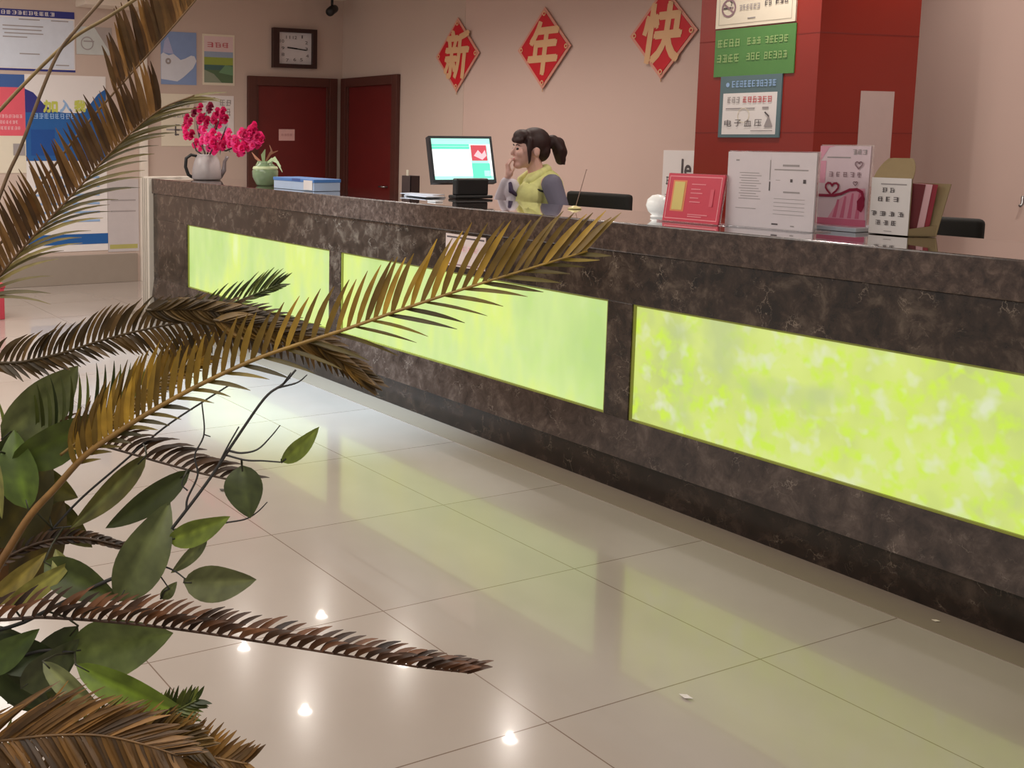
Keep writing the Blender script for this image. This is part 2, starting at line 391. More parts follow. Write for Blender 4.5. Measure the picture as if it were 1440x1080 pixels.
for p in panels:
    o = MB().box((p[0], yb_+.018, .318), (p[1], yb_+.03, .821), M_ONYX).build('light_panel', root)
    o['label'] = 'backlit yellow-green onyx panel'
    rm = MB(); M_RIM = mat('olive_edge_glow', (120, 122, 48), .4, emit=.35)  # rim strips carry the panel's edge glow, painted with weak emission
    for q in ((p[0], .318, p[1], .326), (p[0], .813, p[1], .821), (p[0], .326, p[0]+.010, .813), (p[1]-.010, .326, p[1], .813)): rm.box((q[0], yb_+.008, q[1]), (q[2], yb_+.018, q[3]), M_RIM)
    rm.build('edge_glow_rim', o)
MB().box((X0+.02, YR-.06, 0), (X1, YR-.03, 1.035), M_MARB_DK).build('back_panel', root)
MB().box((X0+.02, YR-.03, .93), (X1, YR+.42, .965), mat('desk_laminate', (120, 88, 66), .4)).build('staff_worktop', root)
for x in (-6.9, -5.2, -2.2, -.3, 1.8, 3.3): MB().box((x, YR-.03, 0), (x+.04, YR+.4, .93), mat('desk_laminate', (120, 88, 66), .4)).build('worktop_support', root)
MB().box((X1-.05, yb_+.05, 0), (X1, YR-.06, 1.035), M_MARB).build('end_panel', root)
e = MB(); e.box((X0-.17, YF-.03, 0), (X0-.0, YR, HC+.012), M_STONE, .006)
for k in range(3): e.box((X0-.145+.045*k, YF-.036, 0), (X0-.13+.045*k, YF-.03, HC), mat('pale_stone_groove', (176, 168, 158), .4))
o = e.build('end_post', root); o['label'] = 'pale stone end post'

# ================================================================== WALL THINGS: left wall
bd = on_left((-8, 11.5), (105, 17), (105, 102), (-8, 98))
bd.slab(M_WHITE).rect(0, .885, 1, 1, M_NAVY, 0).rect(0, 0, 1, .035, M_NAVY)
bd.glyphs(11, .02, .91, .76, .975, M_WHITE)
bd.rect(.03, .05, .985, .86, mat('pale_blue_paper', (214, 220, 232), .5), .0002)
for u0, u1, v in ((.30, .56, .83), (.70, .92, .83), (.1, .6, .72), (.1, .58, .66), (.12, .6, .6), (.1, .4, .54), (.3, .55, .27), (.75, .92, .1)): bd.rect(u0, v, u1, v+.018, M_GREYINK, .0006)
bd.build('notice_board', label='white notice board with navy blue header bar, top left on the wall', cat='notice board')
bd = on_left((-30, 104), (36, 104), (35, 242), (-30, 245))
bd.slab(M_CREAM).rect(0, .87, 1, 1, mat('blue_teal_ink', (62, 96, 158), .5)).rect(0, .38, 1, .87, M_PINKRED)
for v, a in ((.56, .95), (.5, .85), (.44, .9)): bd.glyphs(9, .25, v, a, v+.035, M_PALEPINK)
bd.rect(.72, .18, .98, .3, M_GREYINK)
bd.build('poster', label='red and blue poster at the left edge, below the notice board', cat='poster')
# kept upright: wide white board with blue wave
bd = on_left((37, 104), (150, 108), (150, 351), (37, 357), gap=.0005)
bd.slab(M_WHITE)
wave = [(0, .92), (.1, .90), (.22, .84), (.34, .80), (.48, .79), (.62, .77), (.76, .82), (.9, .9), (1, .93)]
for a, c in zip(wave, wave[1:]): bd.poly([(a[0], .78 if a[0] < .3 else .6), (c[0], .78 if a[0] < .3 else .6), (c[0], c[1]), (a[0], a[1])], M_BLUE if a[0] > .25 else M_NAVY)
bd.rect(0, .6, 1, .79, M_BLUE).poly([(0, .52), (.34, .52), (.34, .68), (0, .7)], M_BLUE, .0002).rect(.28, .52, 1, .70, M_BLUE, .0001)
bd.poly([(.05, .6), (.3, .7), (.3, .62), (.12, .55)], M_BLUE, .0002)
M_YEL = mat('yellow_lettering', (196, 200, 92), .5)
bd.text('加', .22, .815-.02, .39, .875-.02, M_YEL, off=.007).text('入', .42, .795, .57, .86, M_LBLUE, off=.006).text('我', .60, .80, .74, .86, M_YEL, off=.006)
bd.glyphs(8, .1, .755, .62, .785, M_LBLUE)
bd.rect(.06, .55, .35, .695, mat('deep_blue_ink', (20, 76, 150), .5), .0005)
bd.rect(.0, .04, 1, .10, M_BLUE, .0004)
for v in (.42, .37, .32, .27, .22, .17): bd.rect(.1, v, .9, v+.012, M_LBLUE, .0004)
bd.build('display_board', label='tall white display board with blue wave and large yellow and white characters', cat='display board')
bd = on_left((107, 36), (158, 40), (156, 78), (107, 76))
bd.slab(mat('grey_poster', (170, 160, 156), .5)).poly([(.0, 0), (1, 0), (.95, .1), (.5, 1), (0, 1)], mat('pale_grey_green', (196, 200, 198), .5)).rect(.2, .45, .5, .5, M_GREYINK).ring((.3, .4), .18, .03, M_GREYINK)
bd.build('poster', label='small grey poster with a pale slanted shape, right of the notice board', cat='poster')
bd = on_left((226, 43), (277, 47), (275, 120), (226, 118))
bd.slab(mat('sky_blue_poster', (134, 158, 202), .5))
bd.poly([(0, .1), (.45, .06), (.62, .14), (.9, .32), (1, .46), (.94, .55), (.84, .56), (.68, .5), (.55, .47), (.35, .58), (.22, .55), (.06, .6), (0, .56)], mat('map_white', (214, 218, 228), .5))
bd.poly([(.05, .6), (.35, .58), (.2, .9), (.1, .82)], mat('map_lilac', (176, 180, 214), .5)).ring((.2, .44), .08, .05, M_GREYINK)
bd.build('poster', label='sky blue poster with a white map-like shape', cat='poster')
bd = on_left((285, 47), (330, 50), (329, 121), (284, 119))
bd.slab(M_CREAM)
bd.rect(.05, .05, .95, .3, mat('meadow_dark', (86, 112, 80), .5)).rect(.05, .3, .95, .4, mat('meadow_mid', (70, 104, 100), .5)).rect(.05, .4, .95, .55, mat('meadow_green', (150, 166, 72), .5)).rect(.05, .55, .95, .66, mat('hill_blue', (150, 166, 190), .5)).rect(.05, .66, .95, .96, mat('dusk_pink', (222, 196, 196), .5))
bd.poly([(.05, .05), (.6, .05), (.35, .22), (.05, .3)], mat('path_grey', (140, 150, 130), .5), .0003).poly([(.5, .25), (.95, .2), (.95, .38), (.7, .4)], mat('bush_green', (110, 150, 112), .5), .0003)
bd.glyphs(3, .15, .74, .85, .84, mat('rose_ink', (190, 90, 100), .5))
bd.build('poster', label='landscape poster with green fields and rose red lettering, under the ceiling left of clock', cat='poster')
bd = on_left((227, 131), (273, 133), (272, 206), (226, 205))
bd.slab(M_CREAM); bd.glyphs(4, .3, .75, .9, .82, M_GREYINK); bd.glyphs(5, .2, .55, .9, .62, M_GREYINK); bd.glyphs(1, .4, .2, .6, .42, M_INK).rect(.15, .3, .9, .33, M_GREYINK)
bd.build('poster', label='cream white poster below the sky blue one', cat='poster')
bd = on_left((285, 134), (329, 135), (328, 206), (284, 205))
bd.slab(M_WHITE); bd.glyphs(2, .55, .8, .95, .92, M_GREYINK); bd.glyphs(2, .6, .6, .92, .75, M_GREYINK); bd.rect(.08, .3, .8, .5, mat('pale_lilac', (205, 200, 206), .5))
bd.build('poster', label='white poster below the landscape poster, partly hidden by pink flowers', cat='poster')
bd = on_left((152, 252), (195, 252), (195, 352), (151, 355))
bd.slab(mat('pale_grey_board', (196, 188, 188), .5)).rect(.05, .04, .95, .1, mat('olive_yellow', (176, 170, 100), .5)).rect(.1, .55, .9, .57, M_GREYINK).rect(.1, .7, .9, .72, M_GREYINK)
bd.build('notice_board', label='pale grey board with an olive line, low beside the counter end', cat='notice board')
# clock
ck = on_left((382, 38.5), (444, 43), (441, 95.5), (381, 96.5), th=.03)
root = empty('clock', ck.p(.5, 0), 'square dark framed clock on the wall above the door', 'clock')
M_DKW = mat('dark_brown_wood', (54, 30, 28), .35)
fw_ = .10
b = MB()
for u0, v0, u1, v1 in ((0, 0, 1, fw_), (0, 1-fw_, 1, 1), (0, fw_, fw_*1.3, 1-fw_), (1-fw_, fw_, 1, 1-fw_)): b.prism([ck.p(u0, v0), ck.p(u1, v0), ck.p(u1, v1), ck.p(u0, v1)], ck.N*.06, M_DKW)
b.build('frame', root)
cf = Board(ck.p(fw_*1.3, fw_), ck.U, ck.W, ck.w*(1-fw_*2.3), ck.h*(1-2*fw_), .02)
cf.slab(mat('clock_white', (216, 212, 214), .5))
for k in range(12):
    a = 2*PI*(k+1)/12; u, v = .5+.38*math.sin(a), .5+.38*math.cos(a)
    m_ = max(abs(math.sin(a)), abs(math.cos(a))); u, v = .5+.38*math.sin(a)/m_*(.92 if k % 3 else 1), .5+.38*math.cos(a)/m_*(.92 if k % 3 else 1)
    hw_ = .018 if k == 0 else .06 if k > 8 else .04; cf.text(str(k+1), u-hw_, v-.05, u+hw_, v+.05, M_INK)
cf.b.build('dial', root)
for nm, a, l, w in (('hour_hand', 276, .22, .035), ('minute_hand', 97, .34, .028)):
    h_ = Board(cf.O, cf.U, cf.W, cf.w, cf.h, .022); a = math.radians(a)
    h_.stroke([(.5-.06*math.sin(a), .5-.06*math.cos(a)), (.5+l*math.sin(a), .5+l*math.cos(a))], w, M_BLACK, .002); h_.b.build(nm, root)
# notice on the door
bd = board_px((392, 181.5), (414.5, 182), (414, 198), (392, 197.5), (XL+.013, 0, 0), NX, th=.002)
bd.slab(mat('pink_paper', (222, 176, 172), .6)); bd.glyphs(4, .15, .4, .85, .6, mat('pink_paper_ink', (190, 140, 138), .6))
bd.build('door_sign', label='small blank-looking pink paper notice on the left dark red door', cat='sign')
# security camera
c = onx(467, 14, XL+.22)
root = empty('security_camera', (c.x, c.y, CEIL), 'small black security camera hanging in the corner above the doors', 'security camera')
MB().tube([(c.x, c.y, CEIL), (c.x, c.y, c.z+.03)], .015, M_BLACK).lathe((c.x, c.y, CEIL-.015), [(.0, .0), (.05, 0), (.05, .015), (0, .015)], M_BLACK).build('mount', root)
MB().tube([c+V3((-.05, .06, .02)), c, c+V3((.06, -.06, -.03)), c+V3((.075, -.075, -.04))], [.045, .05, .05, .04], M_BLACK, 14).build('housing', root)

# back wall: lucky diamonds
def diamond(cx, cyy, l, r, t, bt, ch, lab, y=YB-.003):
    c = ony(cx, cyy, y-.012); hw = (ony(r, cyy, y-.012).x-ony(l, cyy, y-.012).x)/2; hh = (ony(cx, t, y-.012).z-ony(cx, bt, y-.012).z)/2
    a = min(hw, hh)*1.0; hw = hh = (hw+hh)/2
    c = V3(((ony(l, cyy, y-.012).x+ony(r, cyy, y-.012).x)/2, y-.012, (ony(cx, t, y-.012).z+ony(cx, bt, y-.012).z)/2))
    bd = Board(c-V3((hw, 0, hh)), (1, 0, 0), (0, 0, 1), 2*hw, 2*hh, .0)
    root = empty('new_year_sign', (c.x, c.y, c.z-hh), lab, 'new year sign', 'red diamond new year signs on the back wall')
    P = lambda s, z: [bd.p(.5-.5*s, .5, z), bd.p(.5, .5-.5*s, z), bd.p(.5+.5*s, .5, z), bd.p(.5, .5+.5*s, z)]
    m_edge = mat('gold_pink_border', (214, 150, 132), .4)
    MB().prism(P(1, 0), (0, -.008, 0), m_edge).build('border', root)
    MB().prism(P(.9, .0082), (0, -.004, 0), M_RED).build('panel', root)
    k = MB(); tmp = Board(bd.O, bd.U, bd.W, bd.w, bd.h, .0125)
    tmp.text(ch, .225, .19, .775, .82, M_GOLD, off=.024, shear=.15); o = tmp.b.build('character', root)
    for s_ in (-1, 1): # cloud corners
        tmp2 = Board(bd.O, bd.U, bd.W, bd.w, bd.h, .0125); tmp2.ring((.5+s_*.42, .5), .03, .015, M_GOLD).b.build('corner_motif', root); tmp2 = Board(bd.O, bd.U, bd.W, bd.w, bd.h, .0125); tmp2.ring((.5, .5+s_*.42), .03, .015, M_GOLD).b.build('corner_motif', root)
    t_ = MB(); t_.tube([bd.p(.5, 0, .004), bd.p(.5, -.03, .004)], .004, M_GOLD); t_.build('tip', root)
diamond(645, 77, 612, 677, 28, 126, '新', 'red diamond sign with gold character, above the monitor')
diamond(767, 66, 729, 804, 10, 125, '年', 'red diamond sign with gold character, above the seated receptionist')
diamond(933, 42, 887, 982, -18, 111, '快', 'red diamond sign with gold character, beside the red pillar', YB)
# white sign on the wall behind red stand
bd = on_back((934, 211), (982, 212), (980, 300), (930, 300))
bd.slab(M_WHITE).text('le', .55, .58, .82, .86, M_INK, off=.01).glyphs(3, .12, .45, .5, .58, M_INK); bd.glyphs(4, .1, .2, .8, .3, M_GREYINK)
bd.build('wall_poster', label='white poster with black lettering on the wall behind red stand', cat='poster')
# small hook right
c = ony(1438, 282, YB-.03)
MB().tube([c+V3((0, .03, .02)), c+V3((0, 0, .02)), c+V3((0, 0, -.02)), c+V3((0, -.02, -.03))], .009, M_STEEL).build('hanging_hook', loc=c, label='small metal hook on the wall at the right edge', cat='hook')

# pillar signs
def on_pil(*a, **k): return board_px(*a, (0, PYF, 0), NYm, **k)
bd = on_pil((1012, -30), (1123, -40), (1121.5, 31.5), (1008, 39.5), th=.012)
bd.slab(M_CREAM)
M_BORD = mat('beige_rule', (176, 164, 146), .5)
for u0, v0, u1, v1 in ((.04, .06, .96, .075), (.04, .93, .96, .945), (.04, .06, .047, .945), (.953, .06, .96, .945)): bd.rect(u0, v0, u1, v1, M_BORD)
M_MAUVE = mat('mauve_ink', (146, 116, 124), .5)
bd.ring((.17, .40), .095, .02, M_MAUVE).stroke([(.105, .50), (.235, .30)], .018, M_MAUVE, .0008).rect(.10, .385, .205, .42, M_INK, .0007).rect(.21, .385, .23, .42, M_MAUVE, .0007)
bd.stroke([(.2, .45), (.21, .5), (.19, .54)], .01, M_INK, .0007)
bd.glyphs(5, .32, .60, .62, .74, M_INK).glyphs(4, .66, .62, .9, .74, M_INK).glyphs(6, .31, .33, .58, .44, M_GREYINK).glyphs(2, .63, .37, .72, .47, M_INK).glyphs(3, .76, .38, .92, .48, M_INK).rect(.42, .15, .52, .17, M_GREYINK)
bd.build('sign', label='white no smoking sign with round symbol, highest on the red pillar', cat='sign')
bd = on_pil((1008.5, 41), (1121.5, 34.5), (1117, 103.5), (1004.5, 108), th=.008)
bd.slab(mat('leaf_green_board', (84, 134, 70), .45))
M_PG = mat('pale_green_ink', (150, 178, 116), .5)
for v in (.62, .30): bd.glyphs(4, .04, v, .34, v+.17, M_PG); bd.glyphs(3, .42, v+.02, .6, v+.17, M_PG); bd.glyphs(5, .64, v+.02, .93, v+.17, M_PG)
bd.build('sign', label='green sign with two pale lines of characters on pillar', cat='sign')
bd = on_pil((1014.5, 108), (1102, 103.5), (1097, 192), (1012, 194.5), th=.010)
M_TEAL = mat('slate_teal_board', (92, 116, 122), .45)
bd.slab(M_TEAL); bd.rect(.06, .05, .94, .72, M_WHITE)
bd.ring((.13, .86), .03, .03, M_LBLUE); bd.glyphs(11, .2, .81, .93, .92, M_LBLUE)
bd.glyphs(3, .14, .56, .36, .66, M_GREYINK).glyphs(6, .4, .56, .88, .66, mat('rose_red_ink', (196, 96, 98), .5)).rect(.12, .46, .6, .48, M_GREYINK, .0004).rect(.72, .46, .82, .49, M_GREYINK, .0004).ring((.42, .36), .1, .01, M_CREAM)
for i, ch in enumerate('电子血压'): bd.text(ch, .11+.165*i, .18, .23+.165*i, .29, M_INK, .0006)
bd.poly([(.76, .17), (.9, .17), (.83, .36)], M_GREYINK, .0004).stroke([(.77, .40), (.83, .34)], .02, M_INK).rect(.55, .10, .9, .115, M_GREYINK, .0004)
bd.build('sign', label='teal bordered white sign hanging lowest of three on the pillar front', cat='sign')
bd = board_px((1209, 127.5), (1256.5, 129), (1249, 262), (1203, 262), pc, NR, th=.003)
bd.slab(mat('bare_pink_paper', (196, 172, 168), .7, var=.05)); bd.rect(.04, .01, .96, .99, mat('bare_grey_paper', (186, 164, 160), .7, var=.06), -.0004)
bd.build('blank_sheet', label='blank pale sheet stuck on the right face of the red pillar', cat='paper')

# notice on the counter front
bd = board_px((627.5, 329), (683.5, 333), (683, 378.5), (627, 375), (0, yb_, 0), NYm, th=.003, gap=.0005)
bd.slab(mat('pinkish_paper', (216, 198, 194), .6)).rect(.03, .88, .97, .93, M_INK).rect(.03, .04, .97, .08, M_MAUVE); bd.glyphs(5, .15, .5, .85, .66, M_PALEPINK)
bd.build('paper_notice', label='pale paper notice stuck on the counter front between lit panels', cat='notice')

# ================================================================== THINGS ON THE COUNTER
def stand_px(tl, tr, br, bl, y, lean=0., th=.008):
    """upright board whose lower edge is on the counter top at depth y, leaning back by lean"""
    a = ony(*bl, y); c = ony(*br, y); h0 = (ony(*tl, y+lean).z+ony(*tr, y+lean).z)/2
    W = V3((0, lean, h0-HC)); U = V3((1, 0, 0))
    return Board((a.x, y, HC+.001), U, W, c.x-a.x, W.length, th)
# red acrylic stand
yy = onz(960, 313, HC).y
bd = stand_px((945, 244), (1022, 247), (1011, 317), (933, 309), yy, .03)
root = empty('sign_stand', (bd.p(.5, 0).x, yy, HC), 'leaning red sign stand with a yellow block on the counter', 'sign stand')
bd.slab(mat('rose_red_card', (214, 62, 84), .35))
M_RL = mat('pink_line', (244, 150, 160), .4)
bd.rect(.03, .93, .97, .95, M_RL).rect(.03, .06, .97, .08, M_RL).rect(.03, .08, .045, .95, M_RL).rect(.955, .08, .97, .95, M_RL)
bd.rect(.11, .22, .36, .86, mat('orange_rim', (236, 140, 92), .4)).rect(.14, .25, .33, .83, mat('pale_gold_card', (226, 204, 120), .4), .0004)
for v, a in ((.78, .7), (.68, .62), (.6, .66), (.5, .6), (.42, .64), (.16, .8), (.12, .7)): bd.rect(.45, v, a, v+.018, M_RL, .0004)
bd.rect(.8, .35, .86, .7, mat('rose_card_light', (226, 90, 108), .4), .0004)
bd.b.build('card', root)
b = MB(); b.box((bd.O.x-.01, yy-.03, HC+.0008), (bd.O.x+bd.w-.002, yy+.06, HC+.006), mat('clear_pink_acrylic', (250, 200, 205), .08, trans=.6, alpha=.7), .001); b.build('acrylic_base', root)
b = MB(); q = Board(bd.O+V3((0, .002, 0)), bd.U, bd.W, bd.w, bd.h, .003); q.slab(M_ACRYL, -.01, .02, 1.0, 1.01, -.006, -.002); q.b.build('acrylic_back', root)
# open white double page
yy = onz(1080, 322, HC).y
bd = stand_px((1023.5, 213), (1150, 216), (1144.5, 325), (1021, 317), yy, .0)
root = empty('sign_stand', (bd.p(.5, 0).x, yy, HC), 'wide white two-page document in a clear stand on the counter', 'sign stand')
M_DOC = mat('document_white', (222, 212, 216), .4)
bd.slab(M_DOC)
for k in range(11): bd.rect(.15+.02*(k % 2), .72-.034*k, .38+.03*math.sin(k*2.1), .728-.034*k, M_GREYINK)
bd.rect(.1, .88, .14, .9, M_GREYINK).rect(.12, .25, .36, .258, M_GREYINK).rect(.497, .5, .51, .62, M_INK).rect(.497, .64, .505, .9, M_GREYINK)
bd.rect(.64, .82, .82, .845, M_GREYINK).rect(.55, .77, .92, .785, M_GREYINK).rect(.73, .62, .755, .66, M_INK).rect(.87, .61, .9, .66, M_INK).rect(.57, .64, .62, .645, M_GREYINK).rect(.66, .48, .84, .5, M_GREYINK).rect(.55, .06, .62, .08, M_INK).rect(.76, .05, .8, .065, M_GREYINK)
for k in range(5): bd.rect(.56, .4-.05*k, .9, .405-.05*k, M_GREYINK)
bd.b.build('document', root)
q = Board(bd.O, bd.U, bd.W, bd.w, bd.h, .003); q.slab(M_ACRYL, -.01, 0, 1.01, 1.015, -.008, -.002).b.build('acrylic_back', root)
MB().box((bd.O.x, yy-.045, HC+.0008), (bd.O.x+bd.w, yy+.1, HC+.005), M_ACRYL, .001).build('acrylic_base', root)
# pink brochure stand
yy = onz(1180, 322, HC).y-.02
bd = stand_px((1156, 204.5), (1226, 207), (1218, 323), (1148, 317), yy, .005)
root = empty('brochure_stand', (bd.p(.5, 0).x, yy, HC), 'pink and white brochure with heart and red ribbon in clear stand', 'brochure stand')
bd.slab(mat('blush_white', (226, 204, 212), .4))
M_PK, M_PK2, M_RB = mat('brochure_pink', (212, 110, 140), .4), mat('brochure_pale_pink', (228, 160, 182), .4), mat('ribbon_crimson', (150, 20, 62), .4)
bd.rect(0, .02, 1, .13, M_PK).poly([(0, .8), (.18, .98), (.3, 1), (0, 1)], M_PK2).rect(0, .55, .14, .82, M_PK2)
bd.poly([(.25, .13), (.45, .36), (.75, .5), (.95, .5), (.98, .13)], M_PK2, .0002)
for k in range(4): bd.poly([(.34+.15*k, .14), (.42+.15*k, .14), (.46+.14*k, .36+.04*k), (.42+.14*k, .36+.04*k)], M_PK, .0004)
bd.rect(.15, .855, .62, .87, M_GREYINK).glyphs(3, .66, .9, .95, .96, M_GREYINK)
bd.glyphs(5, .22, .63, .92, .69, M_MAUVE, gap=.45)
def heart(cx, cy_, s_, asp): return [(cx+s_*16*math.sin(t)**3/16, cy_+asp*s_*(13*math.cos(t)-5*math.cos(2*t)-2*math.cos(3*t)-math.cos(4*t))/16) for t in [2*PI*i/18 for i in range(19)]]
asp = bd.w/bd.h
bd.stroke(heart(.30, .49, .13, asp), .035, M_RB).stroke(heart(.80, .78, .07, asp), .022, M_MAUVE).stroke(heart(.76, .56, .04, asp), .015, M_MAUVE)
bd.stroke([(.02, .40), (.2, .40), (.36, .405), (.5, .43), (.66, .48), (.8, .49), (.9, .46), (.94, .38), (.93, .28), (.9, .24)], .05, M_RB).poly([(.82, .35), (.94, .45), (.97, .3), (.92, .22), (.84, .25)], M_RB, .0009)
bd.b.build('brochure', root)
q = Board(bd.O, bd.U, bd.W, bd.w, bd.h, .003); q.slab(M_ACRYL, -.02, 0, 1.02, 1.015, -.008, -.002).b.build('acrylic_back', root)
MB().box((bd.O.x-.02, yy-.09, HC+.0008), (bd.O.x+bd.w+.02, yy+.09, HC+.018), mat('highlight_white_acrylic', (214, 224, 238), .12, spec=.9, alpha=.95), .002).build('acrylic_base', root)  # clear base painted bluish white, its bright highlights put into the colour
# kraft leaflet box
yy = onz(1250, 331, HC).y
bl, br = ony(1221, 331, yy), ony(1276, 334, yy); zt = ony(1255, 251, yy).z
w = br.x-bl.x; M_KR = mat('kraft_cardboard', (160, 140, 104), .75, var=.06, scale=30)
root = empty('leaflet_box', ((bl.x+br.x)/2, yy, HC), 'kraft cardboard leaflet box with white printed front and rounded flap', 'box')
bx = MB(); h = zt-HC
# tray opening towards the right back
P = [V3((bl.x, yy+.004, HC+.001)), V3((br.x, yy+.004, HC+.001)), V3((br.x+.055, yy+.085, HC+.001)), V3((bl.x+.055, yy+.085, HC+.001))]
for i in (1, 2, 3):
    a, c = P[i], P[(i+1) % 4]; hh = h*.92
    if i == 1: bx.prism([a, c, c+V3((0, 0, h*.2)), a+V3((0, 0, h*.13))], (-.003, .002, 0), M_KR)
    else: bx.prism([a, c, c+V3((0, 0, hh)), a+V3((.03 if i == 2 else 0, .02 if i == 2 else 0, hh))], (0, -.003, 0), M_KR)
bx.prism(P, (0, 0, .004), M_KR); bx.prism([P[0], P[1], P[1]+V3((0, 0, h)), P[0]+V3((0, 0, h))], (0, .003, 0), M_KR)
bx.build('tray', root)
fl = [V3((bl.x+w*(.5-.5*math.cos(t)), yy+.006+.05*math.sin(t), zt+.075*min(1, 1.25*math.sin(t)))) for t in [PI*i/14 for i in range(15)]]
MB().prism(fl, (0, .003, 0), M_KR).build('flap', root)
bd = Board((bl.x, yy+.002, HC+.004), (1, 0, 0), (0, 0, 1), w, h*.99, .003); bd.slab(M_WHITE)
for n, v, a, c in ((2, .74, .3, .68), (3, .58, .2, .8), (4, .32, .05, .97), (3, .16, .18, .78)): bd.glyphs(n, a, v, c, v+.085, M_INK, gap=.4)
bd.rect(.25, .88, .9, .9, M_GREYINK).rect(.4, .05, .6, .06, M_GREYINK); bd.b.build('printed_front', root)
for k, (mm, off) in enumerate(((mat('dark_red_leaflet', (120, 28, 36), .4), 0), (M_PALEPINK, .03), (mat('crimson_leaflet', (160, 40, 56), .4), .05))):
    a = V3((br.x-.05+off*.6, yy+.016+.013*k, HC+.006))
    MB().prism([a, a+V3((.05, .03, 0)), a+V3((.075, .03, h*.88)), a+V3((.02, 0, h*.9))], (-.002, .004, 0), mm).build('leaflet', loc=a, label=('dark red leaflet in the kraft box, nearest the printed front', 'pale pink leaflet in the middle of the kraft box', 'crimson leaflet at the back of the kraft box')[k], cat='leaflet', group='leaflets in the kraft box')
# white round ornament, weak glow added to its ceramic
c = onz(924, 308, HC); c = ony(924, 301, c.y+.06); c.z = HC
b = MB(); r_ = .05; b.lathe((c.x, c.y, HC+.001), [(0, 0), (.028, 0), (.03, .008), (.022, .012), (.04, .028), (.05, .055), (.044, .082), (.025, .1), (0, .105)], mat('white_glazed_ceramic_glow', (250, 250, 245), .2, emit=.25), 24)
b.build('ornament', loc=(c.x, c.y, HC), label='round white glazed ornament beside the red sign stand', cat='ornament')
# pen stand, its pale gold base painted in for a small gleam
c = onz(808, 294, HC)
root = empty('pen_stand', (c.x, c.y, HC), 'small pen stand with thin upright pen, pale gold base painted as a gleam', 'pen stand')
MB().lathe((c.x, c.y, HC+.001), [(0, 0), (.034, 0), (.034, .005), (.024, .009), (.008, .016), (0, .016)], mat('pale_gold_gleam', (236, 224, 160), .3), 20).build('base', root)
MB().tube([(c.x+.01, c.y, HC+.02), (c.x+.05, c.y+.02, HC+.19), (c.x+.053, c.y+.021, HC+.2)], [.002, .002, .004], mat('pale_metal', (190, 160, 150), .4), 8).build('pen', root)
# monitor
c = onz(660, 279, HC); mc = c.copy(); my = mc.y+.05
UD = V3((.16, .987, 0)).normalized()       # screen width direction (to photo right)
cen = ony(648, 225, my)
NN = UD.cross(V3((0, 0, 1))).normalized(); tl = math.radians(17)
WD = (V3((0, 0, 1))*math.cos(tl) - NN*math.sin(tl)).normalized()
n_ = UD.cross(WD).normalized()
def on_scr(x, y): return onp(x, y, cen, n_)
q = [on_scr(599.5, 192), on_scr(691, 191.5), on_scr(697, 258), on_scr(611, 257)]
sw = ((q[1]-q[0]).dot(UD)+(q[2]-q[3]).dot(UD))/2; sh = ((q[0]-q[3]).dot(WD)+(q[1]-q[2]).dot(WD))/2
cc = sum(q, V3())/4
root = empty('monitor', (cc.x, cc.y, HC), 'black framed computer monitor with bright screen on the counter', 'monitor')
bd = Board(cc-UD*sw/2-WD*sh/2, UD, WD, sw, sh, .0)
t = MB(); t.prism([bd.p(0, 0), bd.p(1, 0), bd.p(1, 1), bd.p(0, 1)], n_*-.035, mat('dark_teal_plastic', (26, 34, 42), .35)); 
for u0, v0, u1, v1 in ((0, 0, 1, .07), (0, .95, 1, 1), (0, .07, .035, .95), (.965, .07, 1, .95)): t.prism([bd.p(u0, v0), bd.p(u1, v0), bd.p(u1, v1), bd.p(u0, v1)], n_*.006, mat('dark_teal_plastic', (26, 34, 42), .35))
t.build('housing', root)
def em(n, c, s=1.0): return mat(n, c, .3, emit=s, var=.02)
s_ = Board(bd.p(.035, .07), UD, WD, sw*.93, sh*.88, .002)
E_W, E_T, E_M, E_R = em('screen_white', (246, 252, 252), .95), em('screen_teal', (96, 226, 196), .8), em('screen_mint', (170, 242, 226), .85), em('screen_red', (206, 72, 88), .7)
s_.rect(0, 0, 1, 1, E_W).rect(0, .86, 1, 1, E_M, .0001).rect(0, .74, .64, .86, E_T, .0001).rect(0, .80, .64, .815, E_M, .0002).rect(0, .0, 1, .09, E_M, .0001)
s_.rect(.65, .04, .96, .40, E_T, .0002).rect(.65, .40, .95, .84, E_M, .0002).rect(.66, .46, .93, .84, E_R, .0003)
s_.poly([(.7, .58), (.78, .72), (.84, .62), (.9, .72), (.92, .58), (.84, .48)], em('screen_pink', (244, 190, 200), .8), .0004).rect(.85, .08, .95, .22, E_M, .0003)
s_.b.build('screen', root)
bs = MB()
bq = MB(); bp = V3((mc.x, mc.y, HC))
T = Matrix.Translation(bp) @ Matrix(((UD.x, NN.x, 0, 0), (UD.y, NN.y, 0, 0), (0, 0, 1, 0), (0, 0, 0, 1)))
hb = bd.p(.5, .05).z-HC
bq.box((-.115, -.05, .001), (.13, .05, .02), M_BLACK, .006, T).build('base', root)
MB().box((-.10, -.03, .018), (.11, .03, hb+.02), M_BLACK, .01, T).build('stand', root)
